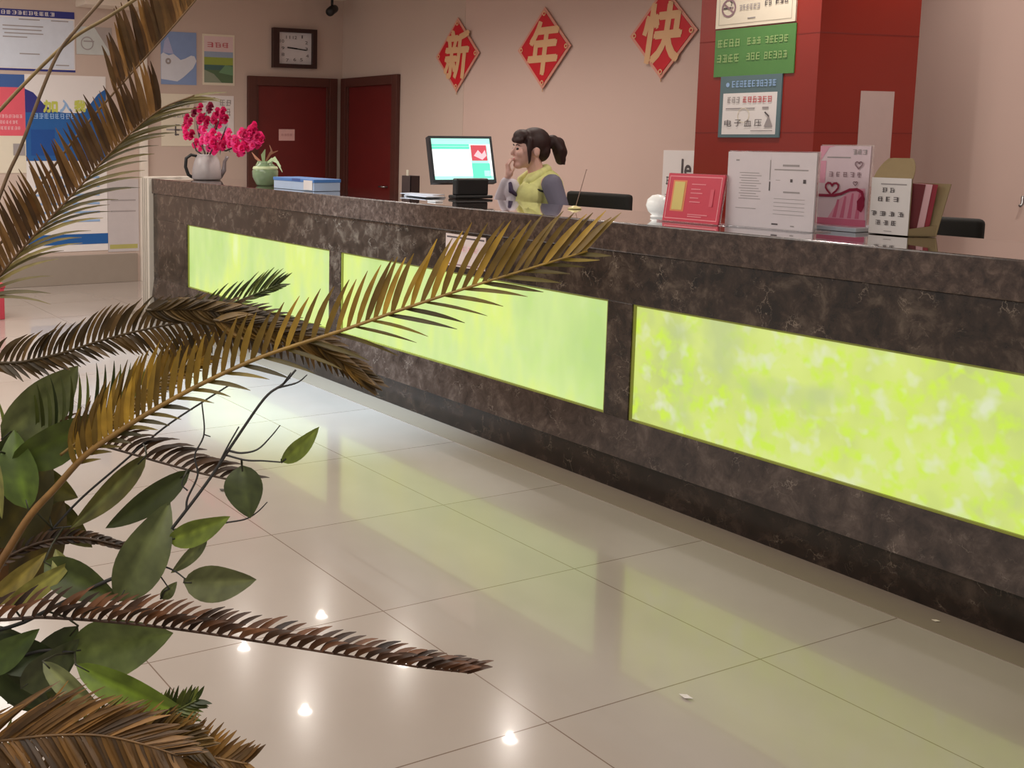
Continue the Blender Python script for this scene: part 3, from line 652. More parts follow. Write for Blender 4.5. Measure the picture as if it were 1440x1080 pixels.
# dark box behind monitor
c = onz(594, 272, HC); c.y = min(c.y, YR-.07)
root = empty('card_holder', (c.x, c.y, HC), 'small dark brown holder with white tip behind the monitor', 'holder')
b = MB(); hh = .115
for dx, dy, w_, d_ in ((-.05, -.035, .1, .006), (-.05, .029, .1, .006), (-.05, -.035, .006, .07), (.044, -.035, .006, .07)): b.box((c.x+dx, c.y+dy, HC+.001), (c.x+dx+w_, c.y+dy+d_, HC+hh), mat('dark_brown_plastic', (70, 52, 50), .5), .001)
b.box((c.x-.05, c.y-.035, HC+.001), (c.x+.05, c.y+.035, HC+.006), mat('dark_brown_plastic', (70, 52, 50), .5)); b.build('holder_body', root)
MB().box((c.x-.036, c.y-.012, HC+.006), (c.x-.01, c.y-.008, HC+.15), M_CREAM, .001).build('card', root)
# paper sheets left of the monitor
c = onz(597, 277, HC)
for k, (dx, dy, a) in enumerate(((0, 0, .05), (.03, -.035, -.12), (-.07, .03, .2))):
    T = Matrix.Translation((c.x+dx, c.y+dy, HC+.0012+.0052*k)) @ Matrix.Rotation(a, 4, 'Z')
    MB().box((-.14, -.05, 0), (.14, .05, .005), mat('bluish_white_paper', (226, 230, 240), .4), .001, T).build('booklet', loc=(c.x+dx, c.y+dy, HC), label=('white booklet lying lowest in the pile left of monitor', 'white booklet in the middle of the pile left of monitor', 'white booklet on top of the pile left of monitor')[k], cat='booklet', group='booklets beside the monitor')
# white chip painted in for a bright highlight on the counter
c = onz(612, 284, HC); T = Matrix.Translation((c.x, c.y, HC+.001))
MB().box((-.04, -.025, 0), (.04, .025, .006), mat('white_highlight', (250, 250, 250), .2), .001, T).build('highlight_chip', loc=(c.x, c.y, HC), label='tiny white chip standing in for a highlight near the counter edge below the booklets', cat='card')
# blue flat box
c0 = onz(385, 264.5, HC); c1 = onz(474, 269, HC); yy = min(c0.y, c1.y)
root = empty('tissue_box', ((c0.x+c1.x)/2, yy+.08, HC), 'long flat blue box with white sides on the counter', 'box')
zt = ony(430, 256, yy).z
MB().box((c0.x, yy, HC+.001), (c1.x, yy+.2, zt), mat('pale_blue_card', (188, 208, 236), .4), .003).build('box_body', root)
MB().box((c0.x-.004, yy-.004, zt-.002), (c1.x+.004, yy+.204, zt+.02), mat('blue_card_lid', (84, 136, 206), .4), .003).build('lid', root)
MB().box((c1.x-.13, yy-.006, HC+.008), (c1.x-.01, yy-.004, zt+.012), M_WHITE).build('white_label', root)
MB().box((c0.x+.28, yy-.0055, zt+.004), (c1.x-.18, yy-.004, zt+.02), mat('mid_blue_print', (70, 100, 170), .4)).build('printed_stripe', root)
# kettle planter
c = onz(291, 253, HC); kc = V3((c.x, c.y, HC)); s = (c-CAM).dot(fw)/F       # metres per photo pixel here
root = empty('kettle_planter', kc, 'pale grey kettle-shaped planter with dark handle on the counter', 'planter')
M_KET = mat('pale_grey_enamel', (170, 162, 162), .3)
MB().lathe(kc+V3((0, 0, .002)), [(0, 0), (19*s, 0), (21*s, 2*s), (20.5*s, 14*s), (17*s, 28*s), (13.5*s, 34*s), (14*s, 35.5*s), (12.5*s, 35*s), (12*s, 30*s), (0, 30*s)], M_KET, 28).build('body', root)
rtx = V3((rt.x, rt.y, 0)).normalized()
MB().tube([kc-rtx*s*13+V3((0, 0, 33*s)), kc-rtx*s*22+V3((0, 0, 35*s)), kc-rtx*s*29+V3((0, 0, 30*s)), kc-rtx*s*30+V3((0, 0, 18*s)), kc-rtx*s*26+V3((0, 0, 7*s)), kc-rtx*s*19.5+V3((0, 0, 3*s))], [2*s, 2.2*s, 2.4*s, 2.4*s, 2.4*s, 2*s], M_BLACK).build('handle', root)
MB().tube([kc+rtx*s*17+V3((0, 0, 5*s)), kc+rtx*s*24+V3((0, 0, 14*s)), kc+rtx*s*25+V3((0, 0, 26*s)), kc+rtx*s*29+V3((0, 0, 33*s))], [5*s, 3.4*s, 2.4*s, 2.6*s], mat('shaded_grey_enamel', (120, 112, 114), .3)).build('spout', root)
# pink flowers
root = empty('artificial_flowers', kc+V3((0, 0, .15)), 'bunch of bright pink blossoms standing in the grey kettle', 'flowers')
M_BR = mat('dark_branch', (58, 44, 44), .7); M_FL = [mat('pink_petal_%d' % i, c_, .5, var=.12, scale=40) for i, c_ in enumerate(((236, 40, 124), (248, 72, 150), (200, 22, 92), (130, 24, 60)))]
def kp(px, py, dy=0): q = ony(px, py, kc.y+dy); return q
b = MB()
for pts in ([(291, 232), (288, 215), (282, 200), (276, 170)], [(291, 225), (300, 208), (318, 212), (335, 205), (350, 196)], [(290, 222), (300, 190), (310, 165)], [(292, 222), (276, 212), (272, 200)], [(300, 208), (312, 195), (318, 178)]):
    b.tube([kp(*p, R.uniform(-.02, .02)) for p in pts], [.007]*(len(pts)-1)+[.004], M_BR, 6)
b.build('branches', root)
spots = [(270, 190), (282, 183), (276, 202), (292, 196), (262, 182), (285, 198), (300, 200), (308, 192), (316, 196), (322, 188), (315, 205), (330, 198), (302, 183), (340, 188), (352, 186), (362, 192), (346, 200), (356, 204), (334, 206), (342, 212), (364, 202), (352, 195), (310, 175), (318, 168), (306, 160), (296, 152), (282, 152), (274, 158), (288, 165), (300, 168), (314, 158), (268, 172), (324, 202), (296, 206), (305, 208), (358, 184)]
def blossom(c, r, m):
    b = MB()
    for k in range(6):
        for ring, (tilt, sc_) in enumerate(((.5, 1.), (1.0, .72))):
            a = 2*PI*(k+.5*ring)/6+R.uniform(-.2, .2)
            d = V3((math.cos(a), math.sin(a)*.3, math.sin(a))).normalized(); o_ = -V3((fw.x, fw.y, 0)).normalized()
            t_ = (d*math.cos(tilt)+o_*math.sin(tilt)).normalized(); w_ = t_.cross(o_).normalized()*r*.5*sc_
            p = [c, c+t_*r*.6*sc_+w_, c+t_*r*sc_+w_*.45+o_*r*.12, c+t_*r*1.04*sc_-w_*.45+o_*r*.1, c+t_*r*.6*sc_-w_]
            b.add(p, [[0, 1, 2, 3, 4]], m, False)
    return b
for i, (x, y) in enumerate(spots+[(x+R.uniform(-8, 8), y+R.uniform(-7, 7)) for x, y in spots if y > 162]):
    m = M_FL[3] if (y < 162 and i % 2) else M_FL[2] if (y < 175 or i % 5 == 0) else M_FL[i % 2]
    c = kp(x, y, R.uniform(-.05, .05)); blossom(c, R.uniform(.036, .052), m).build('blossom', root)
M_GL = mat('grey_green_leaf', (112, 132, 120), .5, var=.15)
for x, y in ((300, 178), (290, 160), (322, 210), (332, 214), (340, 216), (296, 174), (278, 166), (328, 206), (310, 212)):
    c = kp(x, y, R.uniform(-.03, .03)); a = R.uniform(0, 6.28); d = V3((math.cos(a), 0, math.sin(a))); w_ = V3((-math.sin(a), .4, math.cos(a)))*.014
    MB().add([c-d*.04, c+w_-V3((0, .005, 0)), c+d*.04, c-w_+V3((0, .005, 0))], [[0, 1, 2, 3]], M_GL).build('leaf', root)
# green vase
c = onz(373, 261, HC); vc = V3((c.x, c.y, HC)); s = (c-CAM).dot(fw)/F
M_GGL = mat('green_glass', (160, 186, 146), .12, trans=.35, var=.15)
root = empty('green_vase', vc, 'small round green glass vase between flowers and blue box', 'vase')
MB().lathe(vc+V3((0, 0, .001)), [(0, 0), (11*s, 0), (13*s, 2*s), (18*s, 12*s), (18.5*s, 20*s), (15*s, 27*s), (10*s, 31*s), (10.5*s, 34*s), (9*s, 33*s), (9*s, 30*s), (0, 28*s)], M_GGL, 24).build('vase_body', root)
MB().lathe(vc+V3((0, 0, 23*s)), [(17.6*s, 0), (18*s, 1.5*s), (16.4*s, 4*s)], mat('pale_green_band', (214, 228, 180), .3), 24).build('rim_band', root)
root = empty('succulent', vc+V3((0, 0, 30*s)), 'pale green arching leafy sprig growing from the green vase', 'plant')
def vp(px, py, dy=0): return ony(px, py, vc.y+dy)
def ribbon(b, pts, w, m, n):
    pts = [V3(p) for p in pts]; vs = []; k = len(pts)
    for i, p in enumerate(pts):
        t_ = (pts[min(i+1, k-1)]-pts[max(i-1, 0)]).normalized(); sd = t_.cross(V3(n)).normalized()*w*max(.12, math.sin(PI*(.15+.8*i/(k-1))))
        vs += [p-sd, p+sd]
    b.add(vs, [[2*i, 2*i+1, 2*i+3, 2*i+2] for i in range(k-1)], m, True)
M_LG, M_RG = mat('pale_leaf', (186, 206, 160), .5), mat('reddish_leaf', (150, 100, 74), .5)
for pts, m, w_ in (([(372, 232), (382, 224), (390, 228), (397, 242)], M_LG, .012), ([(371, 232), (370, 218), (373, 210)], M_LG, .016), ([(372, 230), (380, 216), (391, 212)], M_RG, .010), ([(370, 230), (360, 222), (354, 214)], M_RG, .010), ([(373, 230), (382, 212), (379, 204)], M_RG, .008), ([(372, 231), (364, 226), (358, 236)], M_LG, .012), ([(372, 231), (386, 222), (395, 234)], M_LG, .012)):
    b = MB(); ribbon(b, [vp(*p, R.uniform(-.02, .02)) for p in pts], w_, m, -fw); b.build('leaf', root)
# red thing on floor at far left
c = onz(-4, 446, 0)
root = empty('stool', (c.x-.12, c.y, 0), 'red stool standing on the floor at the left edge', 'stool')
M_RS = mat('red_plastic', (190, 60, 78), .4)
T = Matrix.Translation((c.x-.0, c.y-.12, 0))
for a, q in ((-.13, -.13), (-.13, .13), (.13, -.13), (.13, .13)): MB().box((a-.02, q-.02, 0), (a+.02, q+.02, .26), M_RS, .006, T).build('leg', root)
MB().box((-.16, -.16, .26), (.16, .16, .30), M_RS, .012, T).build('seat', root)

# small dark and pale specks on the floor
for px, py, w_, m_, lb in ((313, 689, .02, mat('dark_speck', (70, 64, 62), .7), 'tiny dark scrap lying on the floor among the twigs'), (965, 980, .02, M_WHITE, 'tiny white scrap on the floor in front of the counter'), (1316, 873, .012, M_CREAM, 'tiny pale scrap on the border tiles along the counter')):
    c = onz(px, py, .004); MB().prism([c+V3((-w_, -.3*w_, 0)), c+V3((.2*w_, -.5*w_, 0)), c+V3((w_, .2*w_, .003)), c+V3((.3*w_, .3*w_, .002)), c+V3((-.4*w_, .6*w_, 0))], (0, 0, .0012), m_).build('floor_speck', loc=(c.x, c.y, 0), label=lb, cat='speck')

# ================================================================== CHAIRS
def chair(loc, rot, w, zt, zb, name, label, cat, grp, seat=.46):
    root = empty(name, loc, label, cat, grp)
    o = V3(loc); Rz = Matrix.Translation(o) @ Matrix.Rotation(rot, 4, 'Z')
    MB().box((-w/2, -.03, zb), (w/2, .025, zt), M_FABRIC, .022, Rz, 3).build('backrest', root)
    MB().box((-.03, .025, seat-.02), (.03, .05, zb+.12), M_BLACK, .006, Rz).build('back_bar', root)
    MB().box((-.24, -.50, seat-.06), (.24, -.02, seat), M_FABRIC, .025, Rz, 3).build('seat', root)
    MB().tube([Rz @ V3((0, -.26, .08)), Rz @ V3((0, -.26, seat-.06))], [.03, .022], M_STEEL, 12).build('gas_lift', root)
    for k in range(5):
        a = 2*PI*k/5; d = V3((math.cos(a), math.sin(a), 0))
        e = MB(); e.tube([Rz @ (V3((0, -.26, .09))), Rz @ (V3((0, -.26, .065))+d*.26)], [.022, .014], M_BLACK, 8).build('base_arm', root)
        MB().ball(Rz @ (V3((0, -.26, .03))+d*.26), .03, M_BLACK, 10, 6).build('caster', root)
    return root
yc = 2.35
a, c = ony(798, 267, yc), ony(889, 272, yc)
chair(((a.x+c.x)/2, yc, 0), PI, c.x-a.x-.02, a.z-.005, a.z-.42, 'office_chair', 'black office chair back showing behind the counter, right of receptionist', 'chair', 'black office chairs behind the counter', seat=.52)
yc = 1.98
a, c = ony(1309, 302, yc), ony(1382, 307, yc)
chair(((a.x+c.x)/2, yc, 0), PI+.1, c.x-a.x, a.z-.005, a.z-.42, 'office_chair', 'black office chair back behind the counter, right of kraft box', 'chair', 'black office chairs behind the counter', seat=.5)

# ================================================================== RECEPTIONIST
PC = V3((-3.55, 2.0, 0)); FD = V3((-.30, -.954, 0)).normalized(); LD = V3((0, 0, 1)).cross(FD)
def pw(f, l, z): return PC+FD*f+LD*l+V3((0, 0, z))
M_SKIN = mat('skin', (222, 178, 166), .5, var=.05, sub=.1)
M_HAIR = mat('dark_brown_hair', (46, 24, 22), .6, var=.3, scale=50)
TP = Matrix(((FD.x, LD.x, 0), (FD.y, LD.y, 0), (0, 0, 1)))
def ell(b, c, r, m): b.ball(pw(*c), r, m, 20, 14, TP)
def chain(b, pts, rad, m, seg=12):
    P = [pw(*p) for p in pts]; b.tube(P, rad, m, seg)
    for p, r_ in zip(P, rad): b.ball(p, r_, m, seg, 8)
def fuse(b, m, vox, smooth=3):
    tmp = b.build('tmp'); md = tmp.modifiers.new('r', 'REMESH'); md.mode = 'VOXEL'; md.voxel_size = vox
    sm = tmp.modifiers.new('s', 'SMOOTH'); sm.iterations = smooth; sm.factor = .5
    dg = bpy.context.evaluated_depsgraph_get(); me = bpy.data.meshes.new_from_object(tmp.evaluated_get(dg))
    r = MB(); r.add([v.co.copy() for v in me.vertices], [list(p.vertices) for p in me.polygons], m, True)
    bpy.data.objects.remove(tmp); return r
b = MB()
ell(b, (-.012, 0, 1.475), (.100, .078, .098), M_SKIN); ell(b, (.035, 0, 1.415), (.068, .060, .082), M_SKIN); ell(b, (.072, 0, 1.352), (.034, .034, .026), M_SKIN)
ell(b, (.02, 0, 1.385), (.07, .056, .045), M_SKIN)
chain(b, [(.096, 0, 1.462), (.113, 0, 1.432), (.118, 0, 1.424)], [.009, .013, .013], M_SKIN, 8)
ell(b, (.094, 0, 1.386), (.016, .024, .014), M_SKIN); ell(b, (.075, .034, 1.425), (.03, .024, .03), M_SKIN); ell(b, (.075, -.034, 1.425), (.03, .024, .03), M_SKIN)
for s_ in (-1, 1): ell(b, (-.015, .078*s_, 1.435), (.022, .010, .034), M_SKIN)
chain(b, [(-.015, 0, 1.40), (-.04, 0, 1.33), (-.07, 0, 1.24)], [.052, .05, .06], M_SKIN)
chain(b, [(-.09, 0, 1.2), (-.12, 0, 1.05), (-.13, 0, .92), (-.14, 0, .80)], [.11, .115, .105, .125], M_SKIN, 16)
chain(b, [(-.08, .15, 1.235), (-.08, -.15, 1.235)], [.055, .055], M_SKIN)
chain(b, [(-.09, .175, 1.225), (-.12, .21, 1.10), (-.13, .22, 1.03), (.02, .2, 1.01), (.13, .15, 1.005)], [.05, .044, .036, .034, .024], M_SKIN)
chain(b, [(-.08, -.175, 1.225), (.05, -.2, 1.10), (.14, -.17, 1.02), (.13, -.10, 1.15), (.125, -.04, 1.27)], [.05, .042, .036, .03, .022], M_SKIN)
# right hand resting against the chin
ell(b, (.125, -.025, 1.302), (.018, .034, .036), M_SKIN)
for k, (l0, ln) in enumerate(((-.050, .052), (-.034, .064), (-.016, .068), (.002, .06))):
    chain(b, [(.13, l0, 1.325), (.137, l0+.004, 1.325+ln*.5), (.124, l0+.01, 1.325+ln*.92), (.113, l0+.014, 1.325+ln*.95)], [.0088, .0082, .0075, .0065], M_SKIN, 6)
chain(b, [(.118, .0, 1.285), (.122, .026, 1.305), (.112, .034, 1.335)], [.010, .009, .0075], M_SKIN, 6)
# left hand flat on the worktop
ell(b, (.17, .13, 1.0), (.045, .036, .015), M_SKIN)
for k, (l0, ln) in enumerate(((.160, .05), (.143, .064), (.124, .07), (.107, .06))):
    chain(b, [(.205, l0, 1.002), (.205+ln*.55, l0, 1.004), (.205+ln, l0-.004, .985)], [.0088, .0082, .007], M_SKIN, 6)
chain(b, [(.165, .10, 1.0), (.19, .078, 1.0), (.215, .074, .988)], [.010, .009, .0075], M_SKIN, 6)
for s_ in (-1, 1):
    chain(b, [(-.12, .08*s_, .79), (.1, .095*s_, .775), (.27, .10*s_, .75)], [.085, .07, .055], M_SKIN)
    chain(b, [(.27, .10*s_, .75), (.25, .10*s_, .52), (.23, .10*s_, .33)], [.052, .046, .034], M_SKIN)
    chain(b, [(.22, .10*s_, .30), (.30, .105*s_, .275), (.38, .11*s_, .265)], [.034, .032, .022], M_SKIN)
body = fuse(b, M_SKIN, .0058, 3)
person = body.build('person', loc=PC, label='woman with dark ponytail in yellow-green vest sitting behind the counter, hand at chin', cat='person')
# hair
b = MB()
ell(b, (-.028, 0, 1.492), (.108, .090, .096), M_HAIR); ell(b, (-.075, 0, 1.445), (.058, .076, .075), M_HAIR)
ell(b, (.055, 0, 1.535), (.052, .074, .040), M_HAIR); ell(b, (.082, .02, 1.508), (.026, .055, .024), M_HAIR); ell(b, (.085, -.03, 1.51), (.022, .04, .022), M_HAIR)
for s_ in (-1, 1): chain(b, [(.03, .074*s_, 1.505), (.034, .078*s_, 1.45), (.028, .072*s_, 1.385), (.03, .068*s_, 1.36)], [.022, .016, .01, .005], M_HAIR, 8)
fuse(b, M_HAIR, .006, 2).build('hair', person)
b = MB(); chain(b, [(-.11, 0, 1.478), (-.15, 0, 1.50), (-.185, 0, 1.482), (-.205, .0, 1.43), (-.21, 0, 1.385), (-.235, .0, 1.358)], [.036, .042, .046, .046, .034, .008], M_HAIR)
chain(b, [(-.16, .02, 1.5), (-.19, .03, 1.45), (-.2, .03, 1.37)], [.028, .03, .008], M_HAIR)
fuse(b, M_HAIR, .006, 1).build('ponytail', person)
MB().lathe(pw(-.125, 0, 1.48), [(.024, -.01), (.033, -.006), (.033, .006), (.024, .01)], M_BLACK, 16, axis=FD).build('hair_tie', person)
M_EYE, M_LIP = mat('dark_eye', (30, 22, 22), .2), mat('lips', (186, 96, 100), .4)
for s_ in (-1, 1):
    e = MB(); ell(e, (.094, .031*s_, 1.452), (.008, .014, .0075), M_EYE); e.build('eye', person)
    e = MB(); chain(e, [(.098, .016*s_, 1.474), (.098, .03*s_, 1.479), (.088, .048*s_, 1.474)], [.003, .004, .002], M_HAIR, 6); e.build('eyebrow', person)
e = MB(); ell(e, (.106, 0, 1.388), (.009, .02, .0065), M_LIP); e.build('mouth', person)
# clothes
M_SLV, M_VEST, M_CUFF = mat('slate_blue_shirt', (112, 110, 128), .8), mat('yellow_green_vest', (222, 224, 150), .7, var=.2, scale=26), mat('pale_lilac_cuff', (214, 208, 220), .7)
b = MB()
chain(b, [(-.085, .165, 1.235), (-.12, .215, 1.10), (-.13, .225, 1.03), (.0, .205, 1.012), (.09, .165, 1.008)], [.066, .058, .052, .048, .04], M_SLV)
chain(b, [(-.08, -.165, 1.235), (.05, -.2, 1.10), (.14, -.17, 1.025)], [.066, .056, .05], M_SLV)
chain(b, [(-.09, 0, 1.19), (-.12, 0, 1.05), (-.13, 0, .92), (-.14, 0, .80)], [.122, .127, .117, .137], M_SLV, 16)
fuse(b, M_SLV, .008, 2).build('shirt', person)
b = MB(); chain(b, [(.142, -.17, 1.05), (.132, -.10, 1.15), (.127, -.05, 1.235)], [.046, .05, .042], M_CUFF)
ell(b, (.10, -.02, 1.19), (.05, .055, .075), M_CUFF); ell(b, (.1, .0, 1.12), (.045, .05, .05), M_CUFF); fuse(b, M_CUFF, .007, 2).build('cuff', person)
b = MB(); chain(b, [(.135, .03, 1.235), (.13, .038, 1.19), (.1, .05, 1.165)], [.012, .016, .01], mat('dark_plum', (62, 50, 84), .6)); b.build('dark_strap', person)
b = MB()
chain(b, [(-.085, .02, 1.2), (-.11, .0, 1.08), (-.125, 0, .95), (-.14, 0, .84)], [.135, .14, .135, .15], M_VEST, 16)
chain(b, [(-.095, .125, 1.255), (-.09, -.125, 1.255)], [.052, .052], M_VEST)
ell(b, (.0, .055, 1.16), (.10, .10, .10), M_VEST); ell(b, (.02, .03, 1.08), (.10, .12, .10), M_VEST)
fuse(b, M_VEST, .008, 3).build('vest', person)
b = MB(); chain(b, [(-.115, 0, 1.335), (-.10, .055, 1.325), (-.04, .085, 1.295), (.02, .075, 1.255), (.055, .05, 1.20)], [.024, .028, .030, .028, .014], M_VEST)
chain(b, [(-.115, 0, 1.335), (-.10, -.055, 1.325), (-.04, -.085, 1.295), (.02, -.075, 1.255), (.055, -.05, 1.20)], [.024, .028, .030, .028, .014], M_VEST)
fuse(b, M_VEST, .006, 2).build('collar', person)
b = MB(); chain(b, [(.035, .095, 1.235), (.01, .13, 1.205), (-.04, .155, 1.19)], [.008, .009, .006], mat('dark_seam', (60, 66, 52), .7)); b.build('seam', person)
b = MB()
for s_ in (-1, 1):
    chain(b, [(-.12, .08*s_, .80), (.1, .095*s_, .78), (.275, .10*s_, .752)], [.10, .082, .066], M_SLV)
    chain(b, [(.275, .10*s_, .75), (.252, .10*s_, .52), (.235, .10*s_, .345)], [.062, .056, .05], M_SLV)
fuse(b, mat('dark_trousers', (44, 46, 58), .8), .009, 2).build('trousers', person)
for s_ in (-1, 1):
    b = MB(); chain(b, [(.21, .10*s_, .29), (.30, .105*s_, .265), (.39, .11*s_, .252)], [.044, .042, .03], M_BLACK); fuse(b, M_BLACK, .007, 2).build('shoe', person)
# her stool (hidden behind the counter)
o = pw(-.14, 0, 0)
root = empty('bar_stool', o, 'black high stool the receptionist sits on behind the counter', 'stool')
MB().lathe(o+V3((0, 0, .62)), [(0, -.03), (.19, -.03), (.2, -.01), (.2, .015), (.18, .03), (0, .03)], M_FABRIC, 24).build('seat', root)
MB().tube([o+V3((0, 0, .03)), o+V3((0, 0, .59))], .03, M_STEEL, 12).build('column', root)
MB().lathe(o, [(0, 0), (.22, 0), (.22, .012), (.05, .035), (0, .035)], M_STEEL, 24).build('base', root)
b = MB(); b.tube([o+V3((.0, 0, .19)), o+FD*.43+V3((0, 0, .19))], .012, M_STEEL); b.tube([o+FD*.5-LD*.2+V3((0, 0, .188)), o+FD*.43-LD*.0+V3((0, 0, .19)), o+FD*.5+LD*.2+V3((0, 0, .188))], .014, M_STEEL); b.build('footrest', root)

# ================================================================== PLANTS IN THE FOREGROUND
K = at(-95, 800, 1.5)                  # crown of the cycad, out of the frame on the left
PB = V3((K.x, K.y, 0))
root = empty('planter', PB, 'round planter on the floor holding cycad and leafy branches', 'planter')
M_POT = mat('glazed_brown_pot', (92, 62, 44), .3)
MB().lathe(PB, [(0, .001), (.17, .001), (.19, .02), (.24, .36), (.255, .40), (.235, .42), (.22, .40), (.0, .36)], M_POT, 32).build('pot', root)
MB().lathe(PB+V3((0, 0, .375)), [(0, 0), (.215, 0), (.2, .012), (0, .02)], mat('potting_soil', (52, 40, 30), .9, var=.3, scale=40), 24).build('soil', root)

def spline(pts, n):
    P = [pts[0]*2-pts[1]]+pts+[pts[-1]*2-pts[-2]]; out = []
    seg = len(pts)-1
    for i in range(n):
        t = i/(n-1)*seg; k = min(int(t), seg-1); u = t-k
        p0, p1, p2, p3 = P[k], P[k+1], P[k+2], P[k+3]
        out.append(.5*((2*p1)+(p2-p0)*u+(2*p0-5*p1+4*p2-p3)*u*u+(3*p1-p0-3*p2+p3)*u**3))
    return out
M_FROND, M_RACH = leaf_mat('cycad_leaflet', .38, .42), leaf_mat('cycad_rachis', .0, .5)
def lerp(a, b_, t): return a+(b_-a)*t
def tri(v, t):      # piecewise-linear over a list of values
    k = min(int(t*(len(v)-1)), len(v)-2) if len(v) > 1 else 0
    return v[0] if len(v) == 1 else lerp(v[k], v[k+1], t*(len(v)-1)-k)
cyc = empty('cycad', PB+V3((0, 0, .37)), 'cycad with long golden brown feathery fronds leaning in from the left', 'plant')
M_TRK = mat('shaggy_trunk', (84, 60, 38), .9, var=.35, scale=25)
MB().tube([PB+V3((0, 0, .37)), PB+V3((.01, 0, .6)), V3((K.x, K.y, K.z-.05))], [.09, .075, .05], M_TRK, 14).build('trunk', cyc)
def frond(pts, d, sides, rw=(5, 2), cols=((150, 104, 40), (110, 74, 30)), n=60, t0=.1, root_at=None, wpx=7, tipf=True, droop=0., rc=None, t1=1.):
    """pts: photo polyline; d: distances (m) along it; sides: (sign, lengths px, start angle, end angle, tilt)"""
    dd = lambda t: tri(d, t)
    P = [at(x, y, dd(i/(len(pts)-1))) for i, (x, y) in enumerate(pts)]
    pre = []
    if root_at is not None: pre = root_at if isinstance(root_at, list) else [root_at]
    Q = spline(pre+P, 60); N = len(Q)
    b = MB(); cols_v = []
    start = t0
    for sgn, lens, a0, a1, tilt in sides:
        for i in range(n):
            t = (i+.5)/n
            if t < t0 or t > t1: continue
            x = t*(N-1); k = min(int(x), N-2); p = Q[k].lerp(Q[k+1], x-k); T = (Q[min(k+2, N-1)]-Q[max(k-1, 0)]).normalized()
            vd = (p-CAM).normalized(); dist = (p-CAM).dot(fw)
            S = vd.cross(T).normalized()*-1     # side: photo-up for a left-to-right rachis
            if S.dot(up) < 0 and abs(T.dot(rt)) > .3: S = -S
            tt = (t-t0)/(1-t0)
            L = tri(lens, tt)*dist/F*R.uniform(.9, 1.08)
            ang0 = math.radians(tri(a0, tt)+R.uniform(-4, 4)); ang1 = math.radians(tri(a1, tt)+R.uniform(-5, 5)); tz = math.radians(tilt+R.uniform(-8, 8))
            c = cols[0] if R.random() < .6 else cols[1]; kk = R.uniform(.72, 1.22); c = lin([min(255, v*kk) for v in c])
            m_ = 6; q = p.copy(); w0 = wpx*dist/F*.5*R.uniform(.85, 1.15); vs = []
            Nv = -vd
            fn = (Nv*math.cos(.5)+V3((0, 0, 1))*math.sin(.5)+V3((R.uniform(-.2, .2), R.uniform(-.2, .2), R.uniform(-.2, .2)))).normalized()
            for j in range(m_+1):
                u = j/m_; an = lerp(ang0, ang1, u)
                D = (T*math.cos(an)+(S*math.cos(tz)+Nv*math.sin(tz))*math.sin(an)*sgn - V3((0, 0, droop*u))).normalized()
                ww = w0*(.55+.45*min(1, u*5))*(1-max(0, (u-.45)/.55)**1.6*.9)
                sd = D.cross(fn).normalized()*ww
                vs += [q-sd, q+fn*ww*-.25, q+sd]
                q = q+D*(L/m_)
            o = len(b.v); fs = []
            for j in range(m_): fs += [[3*j, 3*j+1, 3*j+4, 3*j+3], [3*j+1, 3*j+2, 3*j+5, 3*j+4]]
            b.add(vs, fs, M_FROND, True); cols_v += [c]*len(vs)
    if b.v: o = b.build('frond', cyc, tint=cols_v)
    r = MB(); rr = [lerp(rw[0], rw[1], (i/(N-1))**.42)*.5*((Q[i]-CAM).dot(fw))/F for i in range(N)]
    r.tube(Q, rr, M_RACH, 7); rc = lin(rc or [v*.85 for v in cols[1]])
    if b.v: tn = lin(cols[0]); r.build('rachis', o, tint=[tuple(lerp(rc[q_], tn[q_]*.8, min(1, 1.05*(i//7)/(N-1))) for q_ in range(3)) for i in range(len(r.v))])
    else: r.build('bare_rachis', cyc, tint=[rc]*len(r.v))
BRN = ((124, 90, 50), (96, 66, 36)); GLD = ((160, 126, 46), (126, 96, 34)); OLV = ((116, 106, 48), (92, 82, 36)); DRK = ((84, 58, 34), (62, 44, 28)); DGR = ((92, 100, 46), (66, 78, 36)); RUST = ((108, 70, 44), (68, 46, 30))
OGR = ((140, 126, 76), (110, 98, 56))
KR = K
# A: big upper frond (upper row brown, lower row thin grey-olive)
ptsA = [(-60, 470), (-20, 412), (40, 340), (105, 270), (165, 205), (222, 156), (273, 134)]
frond(ptsA, [1.5, 1.45], [(1, [64, 80, 86, 86, 84, 74, 56], [56, 60, 62, 64, 62], [66, 70, 72, 72, 70], 10)], rw=(7, 2.2), cols=BRN, n=92, t0=.08, t1=.87, root_at=KR, wpx=7.5)
frond(ptsA, [1.505, 1.455], [(-1, [78, 105, 112, 100, 84, 50], [14, 16, 18, 15, 10], [46, 50, 52, 44, 26], 12)], rw=(4, 1.5), cols=OGR, n=44, t0=.08, root_at=KR, wpx=5)
# B: frond behind it reaching the top edge
frond([(-60, 440), (10, 330), (75, 235), (130, 165), (190, 97), (232, 50), (275, 0), (315, -50)], [1.62, 1.58], [(1, [70, 90, 80, 78, 78, 70, 60], [52, 54, 54], [62, 64, 62], 10)], rw=(6, 2.5), cols=BRN, n=84, t0=.56, root_at=KR, wpx=9)
# C, D: bare stalks crossing
frond([(-60, 225), (0, 155), (60, 92), (105, 52), (152, 24), (205, -12), (260, -60)], [1.5, 1.42], [], rw=(6, 5), root_at=at(-110, 400, 1.55), rc=(128, 104, 62))
frond([(-45, 420), (2, 270), (30, 205), (58, 130), (82, 75), (110, 38), (150, -8), (190, -60)], [1.5, 1.40], [], rw=(6, 5), root_at=KR, rc=(112, 88, 64))
